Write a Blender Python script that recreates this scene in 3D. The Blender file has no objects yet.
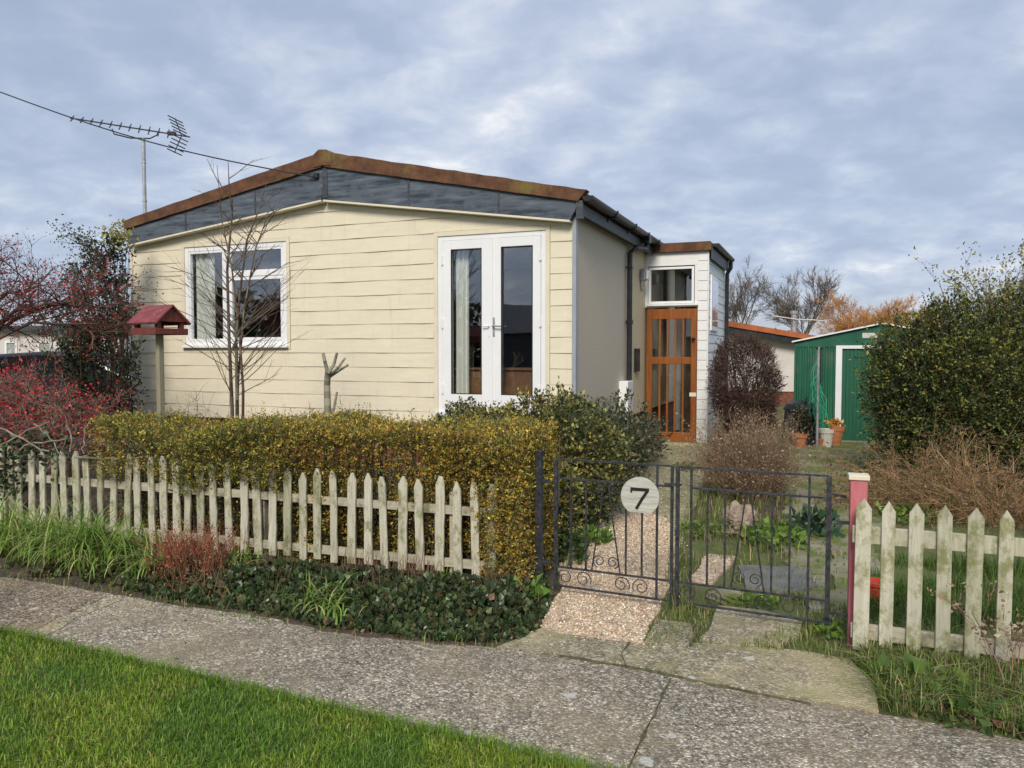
import bpy, bmesh, math, random
import numpy as np
from mathutils import Vector, Matrix
random.seed(7); rng = np.random.default_rng(7)
S = bpy.context.scene; COL = S.collection
R = math.radians
# ------------------------------------------------------------------ camera
F = 769.0; CH = 1.6; TH = math.atan(33/769)
CAM = Vector((0, 0, CH))
FW = Vector((0, math.cos(TH), -math.sin(TH))); UP = Vector((0, math.sin(TH), math.cos(TH))); RT = Vector((1, 0, 0))
cd = bpy.data.cameras.new('camera'); cam = bpy.data.objects.new('camera', cd); COL.objects.link(cam)
cam.location = CAM; cam.rotation_euler = (R(90)-TH, 0, 0)
cd.sensor_width = 36; cd.lens = F/1024*36; cd.clip_end = 2000; cd.clip_start = .05
S.camera = cam
def ray(px, py): return FW + RT*((px-512)/F) - UP*((py-384)/F)
def P(px, py, Y):
    d = ray(px, py); return CAM + d*(Y/d.y)
def gz(Y):
    return 0 if Y < 5.5 else (.2*(Y-5.5)/6.5 if Y < 12 else .2)
def G(px, py):
    d = ray(px, py); z = 0
    for _ in range(12):
        p = CAM + d*((z-CH)/d.z); z = gz(p.y)
    return Vector((p.x, p.y, z))
AX = R(22)
A = Vector(((574-512)/F*8.5, 8.5, 0))
U = Vector((math.cos(AX), -math.sin(AX), 0)); V = Vector((math.sin(AX), math.cos(AX), 0))
def gab(px, py, v=0.0):          # pixel -> house-local (u, z) on the plane local y = v
    d = ray(px, py); o = A + V*v
    t = (o-CAM).dot(V)/d.dot(V); p = CAM + d*t - A
    return p.dot(U), p.z
def sid(px, py, u=0.0):          # pixel -> (v, z) on the plane local x = u
    d = ray(px, py); o = A + U*u
    t = (o-CAM).dot(U)/d.dot(U); p = CAM + d*t - A
    return p.dot(V), p.z
# ------------------------------------------------------------------ materials
def new_mat(name):
    m = bpy.data.materials.new(name); m.use_nodes = True
    nt = m.node_tree; nt.nodes.clear()
    out = nt.nodes.new('ShaderNodeOutputMaterial'); b = nt.nodes.new('ShaderNodeBsdfPrincipled')
    nt.links.new(b.outputs[0], out.inputs[0]); return m, nt, b, out
def N(nt, t, **kw):
    n = nt.nodes.new(t)
    for k, v in kw.items():
        if hasattr(n, k): setattr(n, k, v)
        else: n.inputs[k].default_value = v
    return n
def ramp(nt, src, stops):
    r = nt.nodes.new('ShaderNodeValToRGB'); e = r.color_ramp.elements
    while len(e) < len(stops): e.new(.5)
    for i, (p, c) in enumerate(stops):
        e[i].position = p; e[i].color = (c[0], c[1], c[2], 1) if len(c) > 2 else (c[0],)*3+(1,)
    nt.links.new(src, r.inputs[0]); return r.outputs[0]
def mapped(nt, scale=(1, 1, 1), coord='Object'):
    tc = nt.nodes.new('ShaderNodeTexCoord'); mp = nt.nodes.new('ShaderNodeMapping')
    mp.inputs['Scale'].default_value = scale
    nt.links.new(tc.outputs[coord], mp.inputs[0]); return mp.outputs[0]
def noise(nt, vec, scale, detail=5, rough=.6, dist=0):
    n = N(nt, 'ShaderNodeTexNoise'); n.inputs['Scale'].default_value = scale; n.inputs['Detail'].default_value = detail
    n.inputs['Roughness'].default_value = rough; n.inputs['Distortion'].default_value = dist
    nt.links.new(vec, n.inputs['Vector']); return n.outputs[0]
def voro(nt, vec, scale, feature='F1', out='Distance'):
    n = N(nt, 'ShaderNodeTexVoronoi'); n.feature = feature; n.inputs['Scale'].default_value = scale
    nt.links.new(vec, n.inputs['Vector']); return n.outputs[out]
def mixc(nt, fac, a, b, blend='MIX'):
    m = nt.nodes.new('ShaderNodeMix'); m.data_type = 'RGBA'; m.blend_type = blend
    if isinstance(fac, (int, float)): m.inputs[0].default_value = fac
    else: nt.links.new(fac, m.inputs[0])
    for i, x in ((6, a), (7, b)):
        if isinstance(x, (tuple, list)): m.inputs[i].default_value = (x[0], x[1], x[2], 1)
        else: nt.links.new(x, m.inputs[i])
    return m.outputs[2]
def bump(nt, b, h, strength=.3, dist=.01):
    n = nt.nodes.new('ShaderNodeBump'); n.inputs['Strength'].default_value = strength; n.inputs['Distance'].default_value = dist
    nt.links.new(h, n.inputs['Height']); nt.links.new(n.outputs[0], b.inputs['Normal'])
def pmat(name, c1, c2, scale=4, rough=.7, bs=.2, bscale=None, metal=0, stretch=(1, 1, 1), lo=.35, hi=.65, c3=None, s3=1.5, t3=.55, spec=.4, bd=.01):
    m, nt, b, o = new_mat(name); v = mapped(nt, stretch)
    n = noise(nt, v, scale, 8, .65)
    c = ramp(nt, n, [(lo, c1), (hi, c2)])
    if c3:
        v3 = mapped(nt, (1, 1, 1)); n3 = noise(nt, v3, s3, 6, .7)
        f = ramp(nt, n3, [(t3, (0, 0, 0)), (t3+.12, (1, 1, 1))]); c = mixc(nt, f, c, c3)
    nt.links.new(c, b.inputs['Base Color']); b.inputs['Roughness'].default_value = rough; b.inputs['Metallic'].default_value = metal
    b.inputs['Specular IOR Level'].default_value = spec
    if bs: bump(nt, b, noise(nt, v, bscale or scale*6, 5, .6), bs, bd)
    return m
def leafmat(name, rough=.5, trans=.25, spec=.4):
    m, nt, b, o = new_mat(name); a = N(nt, 'ShaderNodeAttribute'); a.attribute_name = 'col'
    nt.links.new(a.outputs['Color'], b.inputs['Base Color']); b.inputs['Roughness'].default_value = rough
    b.inputs['Specular IOR Level'].default_value = spec
    t = nt.nodes.new('ShaderNodeBsdfTranslucent'); nt.links.new(a.outputs['Color'], t.inputs[0])
    mx = nt.nodes.new('ShaderNodeMixShader'); mx.inputs[0].default_value = trans
    nt.links.new(b.outputs[0], mx.inputs[1]); nt.links.new(t.outputs[0], mx.inputs[2]); nt.links.new(mx.outputs[0], o.inputs[0])
    return m
M = {}
M['leaf'] = leafmat('foliage'); M['glossleaf'] = leafmat('glossy_foliage', .33, .12, .5); M['grass'] = leafmat('grass_blades', .55, .3, .3)
M['twig'] = leafmat('twigs', .85, 0, .2)
# lapped cream boards
def siding(name, c1, c2):
    m, nt, b, o = new_mat(name); v = mapped(nt, (1.2, 1, 9))
    c = ramp(nt, noise(nt, v, 2.2, 8, .7), [(.3, c1), (.7, c2)])
    v2 = mapped(nt, (1, 1, 1)); g = ramp(nt, noise(nt, v2, 2.5, 8, .75), [(.58, (0, 0, 0)), (.85, (1, 1, 1))])
    c = mixc(nt, g, c, (c1[0]*.78, c1[1]*.78, c1[2]*.72))
    v4 = mapped(nt, (7, 7, .7)); c = mixc(nt, ramp(nt, noise(nt, v4, 1.5, 7, .75), [(.55, (0, 0, 0)), (.8, (.55, .55, .55))]), c, (c1[0]*.7, c1[1]*.69, c1[2]*.62))
    nt.links.new(c, b.inputs['Base Color']); b.inputs['Roughness'].default_value = .6
    v3 = mapped(nt, (3, 3, 60)); bump(nt, b, noise(nt, v3, 4, 6, .6), .25, .006); return m
M['cream'] = siding('cream_boards', (.69, .625, .475), (.77, .71, .55))
M['creamtrim'] = pmat('cream_trim', (.68, .615, .475), (.76, .70, .54), 3, .55, .08)
M['white'] = pmat('white_upvc', (.78, .79, .80), (.84, .85, .86), 2, .3, .03)
M['whiteboard'] = siding('white_boards', (.74, .75, .75), (.82, .83, .83))
M['render'] = pmat('beige_render', (.50, .435, .34), (.59, .525, .42), 30, .9, .55, 140, lo=.3, hi=.7, bd=.006)
M['cream2'] = pmat('cream_panel', (.55, .48, .32), (.62, .54, .37), 12, .8, .3, 90)
M['slate'] = pmat('painted_slate_grey', (.045, .056, .075), (.20, .24, .285), 2.4, .8, .3, 30, stretch=(.8, 1, 7), lo=.40, hi=.78, c3=(.10, .12, .15), s3=5, t3=.5, spec=.2)
M['slatedark'] = pmat('dark_grey_board', (.03, .034, .042), (.075, .082, .095), 5, .5, .2, stretch=(1, .4, 3))
M['rust'] = pmat('mossy_brown_capping', (.07, .034, .02), (.17, .075, .035), 7, .85, .5, 60, stretch=(1, 1, 1), c3=(.17, .12, .035), s3=2.2, t3=.55)
M['tile'] = pmat('brown_roof', (.10, .05, .03), (.2, .09, .05), 6, .9, .4)
M['greytrim'] = pmat('grey_metal_trim', (.30, .33, .37), (.36, .39, .43), 5, .4, .05)
M['black'] = pmat('black_plastic', (.012, .013, .015), (.03, .032, .036), 8, .38, .05)
M['iron'] = pmat('black_painted_iron', (.012, .013, .016), (.06, .065, .075), 30, .42, .3, 120, metal=0)
M['galv'] = pmat('galvanised_metal', (.30, .31, .32), (.5, .51, .52), 12, .45, .1, metal=.6)
M['brick'] = pmat('brick_skirting', (.12, .04, .025), (.26, .10, .06), 9, .9, .4)
M['interior'] = pmat('interior_wall', (.16, .12, .085), (.22, .17, .12), 2, .9, 0)
M['interiorfloor'] = pmat('interior_carpet', (.06, .035, .03), (.09, .05, .04), 8, .95, 0)
M['curtain'] = pmat('net_curtain', (.72, .72, .66), (.82, .82, .76), 14, .9, .1, stretch=(1, 1, .1))
def wood(name, c1, c2, rough=.45, stretch=(14, 14, .8), c3=None, t3=.6, vary=0):
    m, nt, b, o = new_mat(name); v = mapped(nt, stretch)
    n = noise(nt, v, 2.5, 8, .65, 1.2)
    c = ramp(nt, n, [(.3, c1), (.7, c2)])
    if c3:
        v5 = mapped(nt, (1.5, 1.5, 1))
        f = ramp(nt, noise(nt, v5, 5, 7, .75), [(t3, (0, 0, 0)), (t3+.12, (1, 1, 1))]); c = mixc(nt, f, c, c3)
    if vary:
        oi = nt.nodes.new('ShaderNodeObjectInfo'); c = mixc(nt, 1.0, c, ramp(nt, oi.outputs['Random'], [(0, (1-vary, 1-vary*.9, 1-vary*1.3)), (.5, (1, 1, .96)), (1, (1+vary*.4,)*3)]), 'MULTIPLY')
        v6 = mapped(nt, (30, 30, 2.5)); c = mixc(nt, ramp(nt, noise(nt, v6, 2, 6, .8), [(.60, (0, 0, 0)), (.72, (.8, .8, .8))]), c, (.13, .125, .10))
    nt.links.new(c, b.inputs['Base Color']); b.inputs['Roughness'].default_value = rough
    bump(nt, b, n, .5, .005); return m
M['oak'] = wood('varnished_orange_timber', (.17, .05, .012), (.36, .12, .026), .30)
M['darkwood'] = wood('brown_cabinet_wood', (.16, .07, .03), (.27, .13, .06), .5)
M['picket'] = wood('weathered_cream_picket', (.36, .345, .27), (.60, .575, .47), .85, (18, 18, 1.3), (.22, .22, .11), .50, .30)
M['picket2'] = wood('white_peeling_picket', (.42, .40, .32), (.62, .595, .49), .85, (16, 16, 1.2), (.25, .25, .12), .48, .22)
M['rail'] = wood('weathered_rail', (.34, .31, .23), (.52, .48, .37), .9, (1, 1, 20), (.17, .17, .1), .5)
M['pink'] = wood('pink_paint', (.42, .10, .12), (.58, .19, .21), .6, (5, 5, 1), (.33, .12, .09), .6)
M['plaque'] = wood('plaque_wood', (.33, .33, .28), (.60, .60, .54), .7, (2, 1, 16))
M['redroof'] = pmat('faded_red_paint', (.16, .032, .038), (.28, .075, .08), 14, .75, .3, c3=(.4, .2, .19), s3=9, t3=.6)
M['redwood'] = wood('dark_red_stained_wood', (.11, .022, .016), (.20, .045, .03), .75)
M['postwood'] = wood('grey_green_post', (.20, .18, .11), (.33, .30, .20), .9)
M['terracotta'] = pmat('terracotta', (.38, .13, .055), (.52, .21, .10), 9, .85, .15)
M['green'] = pmat('green_painted_steel', (.006, .085, .045), (.014, .13, .07), 3, .6, .1, stretch=(1, 1, .25), c3=(.06, .13, .085), s3=2, t3=.52)
M['greendoor'] = pmat('dark_green_painted_door', (.010, .085, .045), (.02, .12, .068), 6, .5, .12, stretch=(5, 5, .4), c3=(.05, .16, .1), s3=3, t3=.62)
M['netting'] = pmat('green_netting', (.03, .35, .2), (.05, .45, .28), 10, .6, 0)
M['orange'] = pmat('orange_fill', (.6, .25, .03), (.75, .35, .08), 20, .8, .2)
M['cloudywhite'] = pmat('offwhite_paint', (.55, .53, .46), (.68, .66, .58), 5, .7, .1)
M['orangeroof'] = pmat('orange_tile', (.32, .085, .03), (.46, .15, .05), 5, .85, .3, c3=(.2, .09, .04), s3=2)
M['nwall'] = pmat('pale_rendered_wall', (.58, .55, .52), (.66, .63, .6), 3, .9, .1)
M['carpaint'] = pmat('dark_car_paint', (.012, .014, .018), (.018, .02, .026), 3, .2, 0, spec=.6)
M['rubber'] = pmat('rubber', (.012, .012, .012), (.02, .02, .02), 9, .85, .1)
M['bark'] = pmat('grey_bark', (.10, .085, .065), (.2, .17, .13), 18, .9, .5, 50, stretch=(1, 1, .3), c3=(.16, .17, .09), s3=4)
M['palebark'] = pmat('pale_lichened_bark', (.22, .20, .15), (.36, .34, .26), 14, .9, .5, 50, c3=(.2, .22, .12), s3=6)
M['rock'] = pmat('tan_rock', (.20, .15, .11), (.42, .34, .27), 11, .9, .8, 30, c3=(.12, .10, .07), s3=9, bd=.02)
M['number'] = pmat('black_numeral', (.01, .01, .01), (.02, .02, .02), 9, .5, 0)
# glass
def glass():
    m, nt, b, o = new_mat('window_glass'); nt.nodes.remove(b)
    tr = nt.nodes.new('ShaderNodeBsdfTransparent'); tr.inputs[0].default_value = (.95, .97, .97, 1)
    gl = nt.nodes.new('ShaderNodeBsdfGlossy'); gl.inputs['Roughness'].default_value = .012; gl.inputs[0].default_value = (.95, .97, 1, 1)
    fr = nt.nodes.new('ShaderNodeLayerWeight'); pw = N(nt, 'ShaderNodeMath'); pw.operation = 'POWER'; pw.inputs[1].default_value = 4.0; nt.links.new(fr.outputs['Facing'], pw.inputs[0])
    ma = N(nt, 'ShaderNodeMath'); ma.operation = 'MULTIPLY_ADD'; ma.inputs[1].default_value = .8; ma.inputs[2].default_value = .13
    nt.links.new(pw.outputs[0], ma.inputs[0]); mx = nt.nodes.new('ShaderNodeMixShader')
    nt.links.new(ma.outputs[0], mx.inputs[0]); nt.links.new(tr.outputs[0], mx.inputs[1]); nt.links.new(gl.outputs[0], mx.inputs[2])
    nt.links.new(mx.outputs[0], o.inputs[0])
    v = mapped(nt, (1, 1, 1)); bn = nt.nodes.new('ShaderNodeBump'); bn.inputs['Strength'].default_value = .03; bn.inputs['Distance'].default_value = .02
    nt.links.new(noise(nt, v, 1.6, 2, .5), bn.inputs['Height']); nt.links.new(bn.outputs[0], gl.inputs['Normal']); return m
M['glass'] = glass()
def aggregate(name, dark, light, chip, scale=85, moss=None, big=(.8, 1.15), lichen=True, stain=None, chipt=.62):
    m, nt, b, o = new_mat(name); v = mapped(nt)
    vc = voro(nt, v, scale, 'F1', 'Color'); vd = voro(nt, v, scale, 'F1')
    sep = nt.nodes.new('ShaderNodeSeparateColor'); nt.links.new(vc, sep.inputs[0])
    c = ramp(nt, sep.outputs[0], [(0, dark), (chipt-.05, light), (chipt+.1, light), (1, chip)])
    pit = ramp(nt, vd, [(.35, (1, 1, 1)), (.75, (.6, .58, .56))])
    c = mixc(nt, 1.0, c, pit, 'MULTIPLY')
    sp = ramp(nt, voro(nt, v, scale*.42, 'F1', 'Color'), [(.5, (.85, .85, .85)), (.95, (1.35, 1.35, 1.3))])
    c = mixc(nt, .8, c, sp, 'MULTIPLY')
    lm = ramp(nt, noise(nt, v, 1.7, 8, .7), [(.3, (big[0],)*3), (.7, (big[1],)*3)])
    c = mixc(nt, 1.0, c, lm, 'MULTIPLY')
    c = mixc(nt, 1.0, c, ramp(nt, noise(nt, v, 14, 6, .7), [(.3, (.72,)*3), (.7, (1.25,)*3)]), 'MULTIPLY')
    if stain:
        c = mixc(nt, ramp(nt, noise(nt, v, .9, 7, .75), [(.46, (0, 0, 0)), (.64, (.75, .75, .75))]), c, stain)
        c = mixc(nt, 1.0, c, ramp(nt, noise(nt, v, .55, 6, .8), [(.35, (.72,)*3), (.62, (1.12, 1.10, 1.06))]), 'MULTIPLY')
    if moss:
        c = mixc(nt, ramp(nt, noise(nt, v, 4.5, 8, .75), [(.5, (0, 0, 0)), (.68, (.85, .85, .85))]), c, moss)
    if lichen:
        ld = nt.nodes.new('ShaderNodeVectorMath'); ld.operation = 'ADD'
        nn = N(nt, 'ShaderNodeTexNoise'); nn.inputs['Scale'].default_value = 14; nn.inputs['Detail'].default_value = 3; nt.links.new(v, nn.inputs['Vector'])
        sc = nt.nodes.new('ShaderNodeVectorMath'); sc.operation = 'SCALE'; sc.inputs['Scale'].default_value = .10; nt.links.new(nn.outputs['Color'], sc.inputs[0])
        nt.links.new(v, ld.inputs[0]); nt.links.new(sc.outputs[0], ld.inputs[1])
        for s_, th in ((3.1, .085), (9.0, .07)):
            f = ramp(nt, voro(nt, ld.outputs[0], s_, 'F1'), [(th, (.85,)*3), (th+.02, (0, 0, 0))])
            c = mixc(nt, f, c, (.55, .55, .50))
    nt.links.new(c, b.inputs['Base Color']); b.inputs['Roughness'].default_value = .92; b.inputs['Specular IOR Level'].default_value = .25
    ad = N(nt, 'ShaderNodeMath'); ad.operation = 'MULTIPLY'; ad.inputs[1].default_value = -1; nt.links.new(vd, ad.inputs[0])
    bump(nt, b, ad.outputs[0], .7, .008); return m
M['path'] = aggregate('exposed_aggregate_concrete', (.19, .165, .13), (.46, .41, .33), (.90, .84, .71), 95, moss=None, stain=(.30, .25, .165))
M['oldpath'] = aggregate('brown_aggregate_concrete', (.15, .12, .09), (.34, .28, .21), (.68, .6, .5), 80, stain=(.36, .28, .17))
M['apron'] = aggregate('pale_mossy_concrete', (.22, .195, .135), (.44, .40, .29), (.75, .69, .55), 85, moss=(.27, .26, .12), stain=(.50, .43, .25))
M['shingle'] = aggregate('pink_shingle', (.50, .36, .24), (.70, .54, .39), (.88, .78, .62), 62, lichen=False, big=(.85, 1.1))
M['gardenpath'] = aggregate('yellowed_concrete', (.24, .22, .14), (.42, .385, .25), (.66, .61, .45), 70, moss=(.20, .21, .08), lichen=False)
M['slateslab'] = pmat('grey_slab', (.13, .13, .115), (.21, .21, .19), 7, .8, .3, 40, c3=(.1, .11, .05), s3=3, t3=.58)
M['mossyslab'] = pmat('mossy_paving', (.17, .155, .10), (.38, .345, .25), 8, .9, .5, 45, c3=(.12, .155, .035), s3=4, t3=.45)
M['soil'] = pmat('soil', (.06, .048, .032), (.13, .10, .07), 12, 1, .8, 50, bd=.02)
M['turf'] = pmat('turf', (.05, .09, .016), (.09, .14, .028), 9, 1, .8, 60, bd=.02)
M['turf2'] = pmat('garden_turf', (.08, .10, .03), (.15, .17, .06), 5, 1, .8, 60, c3=(.13, .10, .06), s3=2, bd=.02)
# ------------------------------------------------------------------ mesh builder
class MB:
    def __init__(s): s.v = []; s.f = []; s.c = None
    def add(s, vs, fs):
        n = len(s.v); s.v += [Vector(p) for p in vs]; s.f += [tuple(i+n for i in f) for f in fs]; return s
    def box(s, c, d, m=None):
        x, y, z = d[0]/2, d[1]/2, d[2]/2
        vs = [Vector((c[0]+i*x, c[1]+j*y, c[2]+k*z)) if m is None else m @ Vector((i*x, j*y, k*z)) + Vector(c) for i in (-1, 1) for j in (-1, 1) for k in (-1, 1)]
        return s.add(vs, [(0, 1, 3, 2), (4, 6, 7, 5), (0, 4, 5, 1), (2, 3, 7, 6), (0, 2, 6, 4), (1, 5, 7, 3)])
    def bx(s, x0, x1, y0, y1, z0, z1): return s.box(((x0+x1)/2, (y0+y1)/2, (z0+z1)/2), (x1-x0, y1-y0, z1-z0))
    def prism(s, pts, d):           # 3D outline extruded by vector d
        n = len(pts); a = [Vector(p) for p in pts]; d = Vector(d)
        return s.add(a+[p+d for p in a], [tuple(range(n))[::-1], tuple(range(n, 2*n))]+[(i, (i+1) % n, (i+1) % n+n, i+n) for i in range(n)])
    def tube(s, pts, r, n=8, closed=False):
        pts = [Vector(p) for p in pts]; k = len(pts); rs = r if isinstance(r, (list, tuple)) else [r]*k
        base = len(s.v); ref = None
        for i, p in enumerate(pts):
            if closed: t = pts[(i+1) % k]-pts[i-1]
            else: t = pts[min(i+1, k-1)]-pts[max(i-1, 0)]
            t = t.normalized() if t.length > 1e-9 else Vector((0, 0, 1))
            if ref is None: ref = Vector((0, 0, 1)) if abs(t.z) < .9 else Vector((1, 0, 0))
            a = (ref - t*ref.dot(t)).normalized(); b = t.cross(a); ref = a
            for j in range(n):
                an = 2*math.pi*j/n; s.v.append(p+(a*math.cos(an)+b*math.sin(an))*rs[i])
        for i in range(k if closed else k-1):
            for j in range(n):
                i2 = (i+1) % k
                s.f.append((base+i*n+j, base+i*n+(j+1) % n, base+i2*n+(j+1) % n, base+i2*n+j))
        if not closed: s.f += [tuple(base+j for j in range(n))[::-1], tuple(base+(k-1)*n+j for j in range(n))]
        return s
    def lathe(s, prof, c=(0, 0, 0), n=20):
        c = Vector(c); base = len(s.v)
        for r, z in prof:
            for j in range(n):
                a = 2*math.pi*j/n; s.v.append(c+Vector((r*math.cos(a), r*math.sin(a), z)))
        for i in range(len(prof)-1):
            for j in range(n):
                s.f.append((base+i*n+j, base+i*n+(j+1) % n, base+(i+1)*n+(j+1) % n, base+(i+1)*n+j))
        s.f += [tuple(base+j for j in range(n))[::-1], tuple(base+(len(prof)-1)*n+j for j in range(n))]; return s
class AM:                            # array mesh with colours
    def __init__(s): s.vs = []; s.fs = []; s.cs = []; s.n = 0
    def add(s, v, f, c):
        s.vs.append(v); s.fs.append(f+s.n); s.cs.append(c); s.n += len(v)
    def arrays(s): return np.concatenate(s.vs), np.concatenate(s.fs), np.concatenate(s.cs)
def tagit(o, label=None, cat=None, group=None, kind=None, category=None):
    cat = cat or category
    for k, x in (('label', label), ('category', cat), ('group', group), ('kind', kind)):
        if x: o[k] = x
    return o
def thing(name, label, cat, loc=(0, 0, 0), rz=0, group=None):
    o = bpy.data.objects.new(name, None); COL.objects.link(o); o.location = loc; o.rotation_euler = (0, 0, rz); o.empty_display_size = .1
    return tagit(o, label, cat, group)
def chainmat(o):
    m = Matrix.Identity(4)
    while o is not None:
        m = Matrix.LocRotScale(o.location, o.rotation_euler, None) @ m; o = o.parent
    return m
def link(name, me, mat, parent, world, inv_pts=None):
    ob = bpy.data.objects.new(name, me); COL.objects.link(ob); me.materials.append(mat)
    if parent is not None: ob.parent = parent
    return ob
def build(mb, name, mat, parent=None, world=False, bevel=0, smooth=False, **tags):
    """world=True: vertices are given in world space. otherwise local to the (top) thing."""
    vs = mb.v
    loc = None
    if parent is not None and world:
        inv = chainmat(parent).inverted(); vs = [inv @ p for p in vs]
    if parent is None:
        zs = min(p.z for p in vs); xs = sum(p.x for p in vs)/len(vs); ys = sum(p.y for p in vs)/len(vs)
        loc = Vector((xs, ys, zs)); vs = [p-loc for p in vs]
    me = bpy.data.meshes.new(name); me.from_pydata(vs, [], mb.f)
    bm = bmesh.new(); bm.from_mesh(me); bmesh.ops.recalc_face_normals(bm, faces=bm.faces); bm.to_mesh(me); bm.free()
    if smooth: me.polygons.foreach_set('use_smooth', [True]*len(me.polygons))
    ob = link(name, me, mat, parent, world)
    if loc is not None: ob.location = loc
    if bevel:
        b = ob.modifiers.new('bevel', 'BEVEL'); b.width = bevel; b.segments = 2; b.limit_method = 'ANGLE'; b.angle_limit = R(40)
    if tags: tagit(ob, **tags)
    return ob
def abuild(am, name, mat, parent=None, **tags):
    v, f, c = am.arrays(); v = v.astype(np.float64)
    loc = None
    if parent is not None:
        inv = np.array(chainmat(parent).inverted()); v = v @ inv[:3, :3].T + inv[:3, 3]
    else:
        loc = np.array([v[:, 0].mean(), v[:, 1].mean(), v[:, 2].min()]); v = v-loc
    me = bpy.data.meshes.new(name); k = f.shape[1]
    me.vertices.add(len(v)); me.vertices.foreach_set('co', v.astype(np.float32).ravel())
    me.loops.add(f.size); me.loops.foreach_set('vertex_index', f.astype(np.int32).ravel())
    me.polygons.add(len(f)); me.polygons.foreach_set('loop_start', np.arange(0, f.size, k, dtype=np.int32))
    me.update(calc_edges=True)
    a = me.color_attributes.new('col', 'FLOAT_COLOR', 'POINT')
    cc = np.ones((len(v), 4), np.float32); cc[:, :3] = c; a.data.foreach_set('color', cc.ravel())
    ob = link(name, me, mat, parent, True)
    if loc is not None: ob.location = loc
    if tags: tagit(ob, **tags)
    return ob
def cols(n, palette, jit=.18, weights=None):
    p = np.array(palette); w = None if weights is None else np.array(weights)/sum(weights)
    c = p[rng.choice(len(p), n, p=w)]
    return np.clip(c*(1+rng.normal(0, jit, (n, 1)))*(1+rng.normal(0, jit*.3, (n, 3))), 0.002, .9)
def unit(v): return v/np.maximum(np.linalg.norm(v, axis=1, keepdims=True), 1e-9)
def shoots(am, base, dirs, size, palette, L=.1, per=8, aspect=.5, jit=.2, weights=None, up=.3, tw=None, field=None, tips=None, tipc=None):
    """short leafy shoots: leaves set along a little twig that points outward."""
    n = len(base); d = unit(dirs*.9+rng.normal(0, .45, (n, 3))+np.array([0, 0, up])); Ls = L*rng.uniform(.5, 1.4, n)
    t = np.linspace(.1, 1, per)[None, :, None]; bend = rng.normal(0, .12, (n, 1, 3))
    p = base[:, None]+d[:, None]*Ls[:, None, None]*t+bend*Ls[:, None, None]*t*t; p = p+rng.normal(0, .004, p.shape)
    dd = np.repeat(d, per, 0)*1.1; q = p.reshape(-1, 3)
    c = cols(n, palette, jit, weights)
    if field is not None: c = np.clip(c*field, .003, .9)
    c = np.repeat(c, per, 0)*(1+rng.normal(0, .12, (n*per, 1)))
    if tipc is not None:
        m = (np.tile(np.linspace(0, 1, per), n) > .72) & (rng.random(n*per) < tips); c[m] = cols(int(m.sum()), tipc, .2)
    leaves(am, q, size, None, dd, aspect, 0, None, .3, 0, color=c)
    if tw is not None: sticks(tw[0], list(zip(base-d*.03, base+d*Ls[:, None], np.full(n, tw[1]), np.full(n, tw[1]*.5))), tw[2], 3)
def leaves(am, pts, size, palette, out=None, aspect=.55, jit=.2, weights=None, szj=.3, up=.3, color=None):
    """one folded leaf (a bent diamond, two triangles) per point."""
    n = len(pts); d = rng.normal(0, 1, (n, 3))
    if out is not None: d = d*.8+out*1.0
    d[:, 2] += up; d = unit(d)
    s = unit(np.cross(d, rng.normal(0, 1, (n, 3)))); nn = np.cross(d, s)
    L = (size*(1+rng.normal(0, szj, n)).clip(.4, 2))[:, None]; W = L*aspect
    b = pts; t = pts+d*L; m = pts+d*L*.45+nn*L*.08
    l = m+s*W*.5+nn*L*.1; r = m-s*W*.5+nn*L*.1
    v = np.stack([b, l, t, r], 1).reshape(-1, 3); i = np.arange(n)[:, None]*4
    f = np.concatenate([i+np.array([[0, 1, 2]]), i+np.array([[0, 2, 3]])])
    am.add(v, f, np.repeat(cols(n, palette, jit, weights) if color is None else np.clip(color, .003, .9), 4, 0))
def blades(am, pts, h, w, palette, lean=.35, jit=.2, hj=.3, weights=None, bend=.3, field=None):
    n = len(pts); a = rng.uniform(0, 2*np.pi, n); H = (h*(1+rng.normal(0, hj, n))).clip(h*.3, h*2.2)
    ln = np.abs(rng.normal(0, lean, n)); dx = np.stack([np.cos(a), np.sin(a), np.zeros(n)], 1)
    sd = np.stack([-np.sin(a+rng.normal(0, .6, n)), np.cos(a), np.zeros(n)], 1); wv = sd*(w*(1+rng.normal(0, .2, n)))[:, None]
    mid = pts+dx*(H*ln*.35)[:, None]; mid[:, 2] += H*.6
    tip = pts+dx*(H*ln*(1+bend))[:, None]; tip[:, 2] += H*(1-.25*ln).clip(.25, 1)
    v = np.stack([pts-wv*.5, pts+wv*.5, mid+wv*.4, mid-wv*.4, tip], 1).reshape(-1, 3); i = np.arange(n)[:, None]*5
    f = np.concatenate([i+np.array([[0, 1, 2]]), i+np.array([[0, 2, 3]]), i+np.array([[3, 2, 4]])])
    c = cols(n, palette, jit, weights)
    if field is not None: c = np.clip(c*field, .003, .9)
    am.add(v, f, np.repeat(c, 5, 0))
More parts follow.
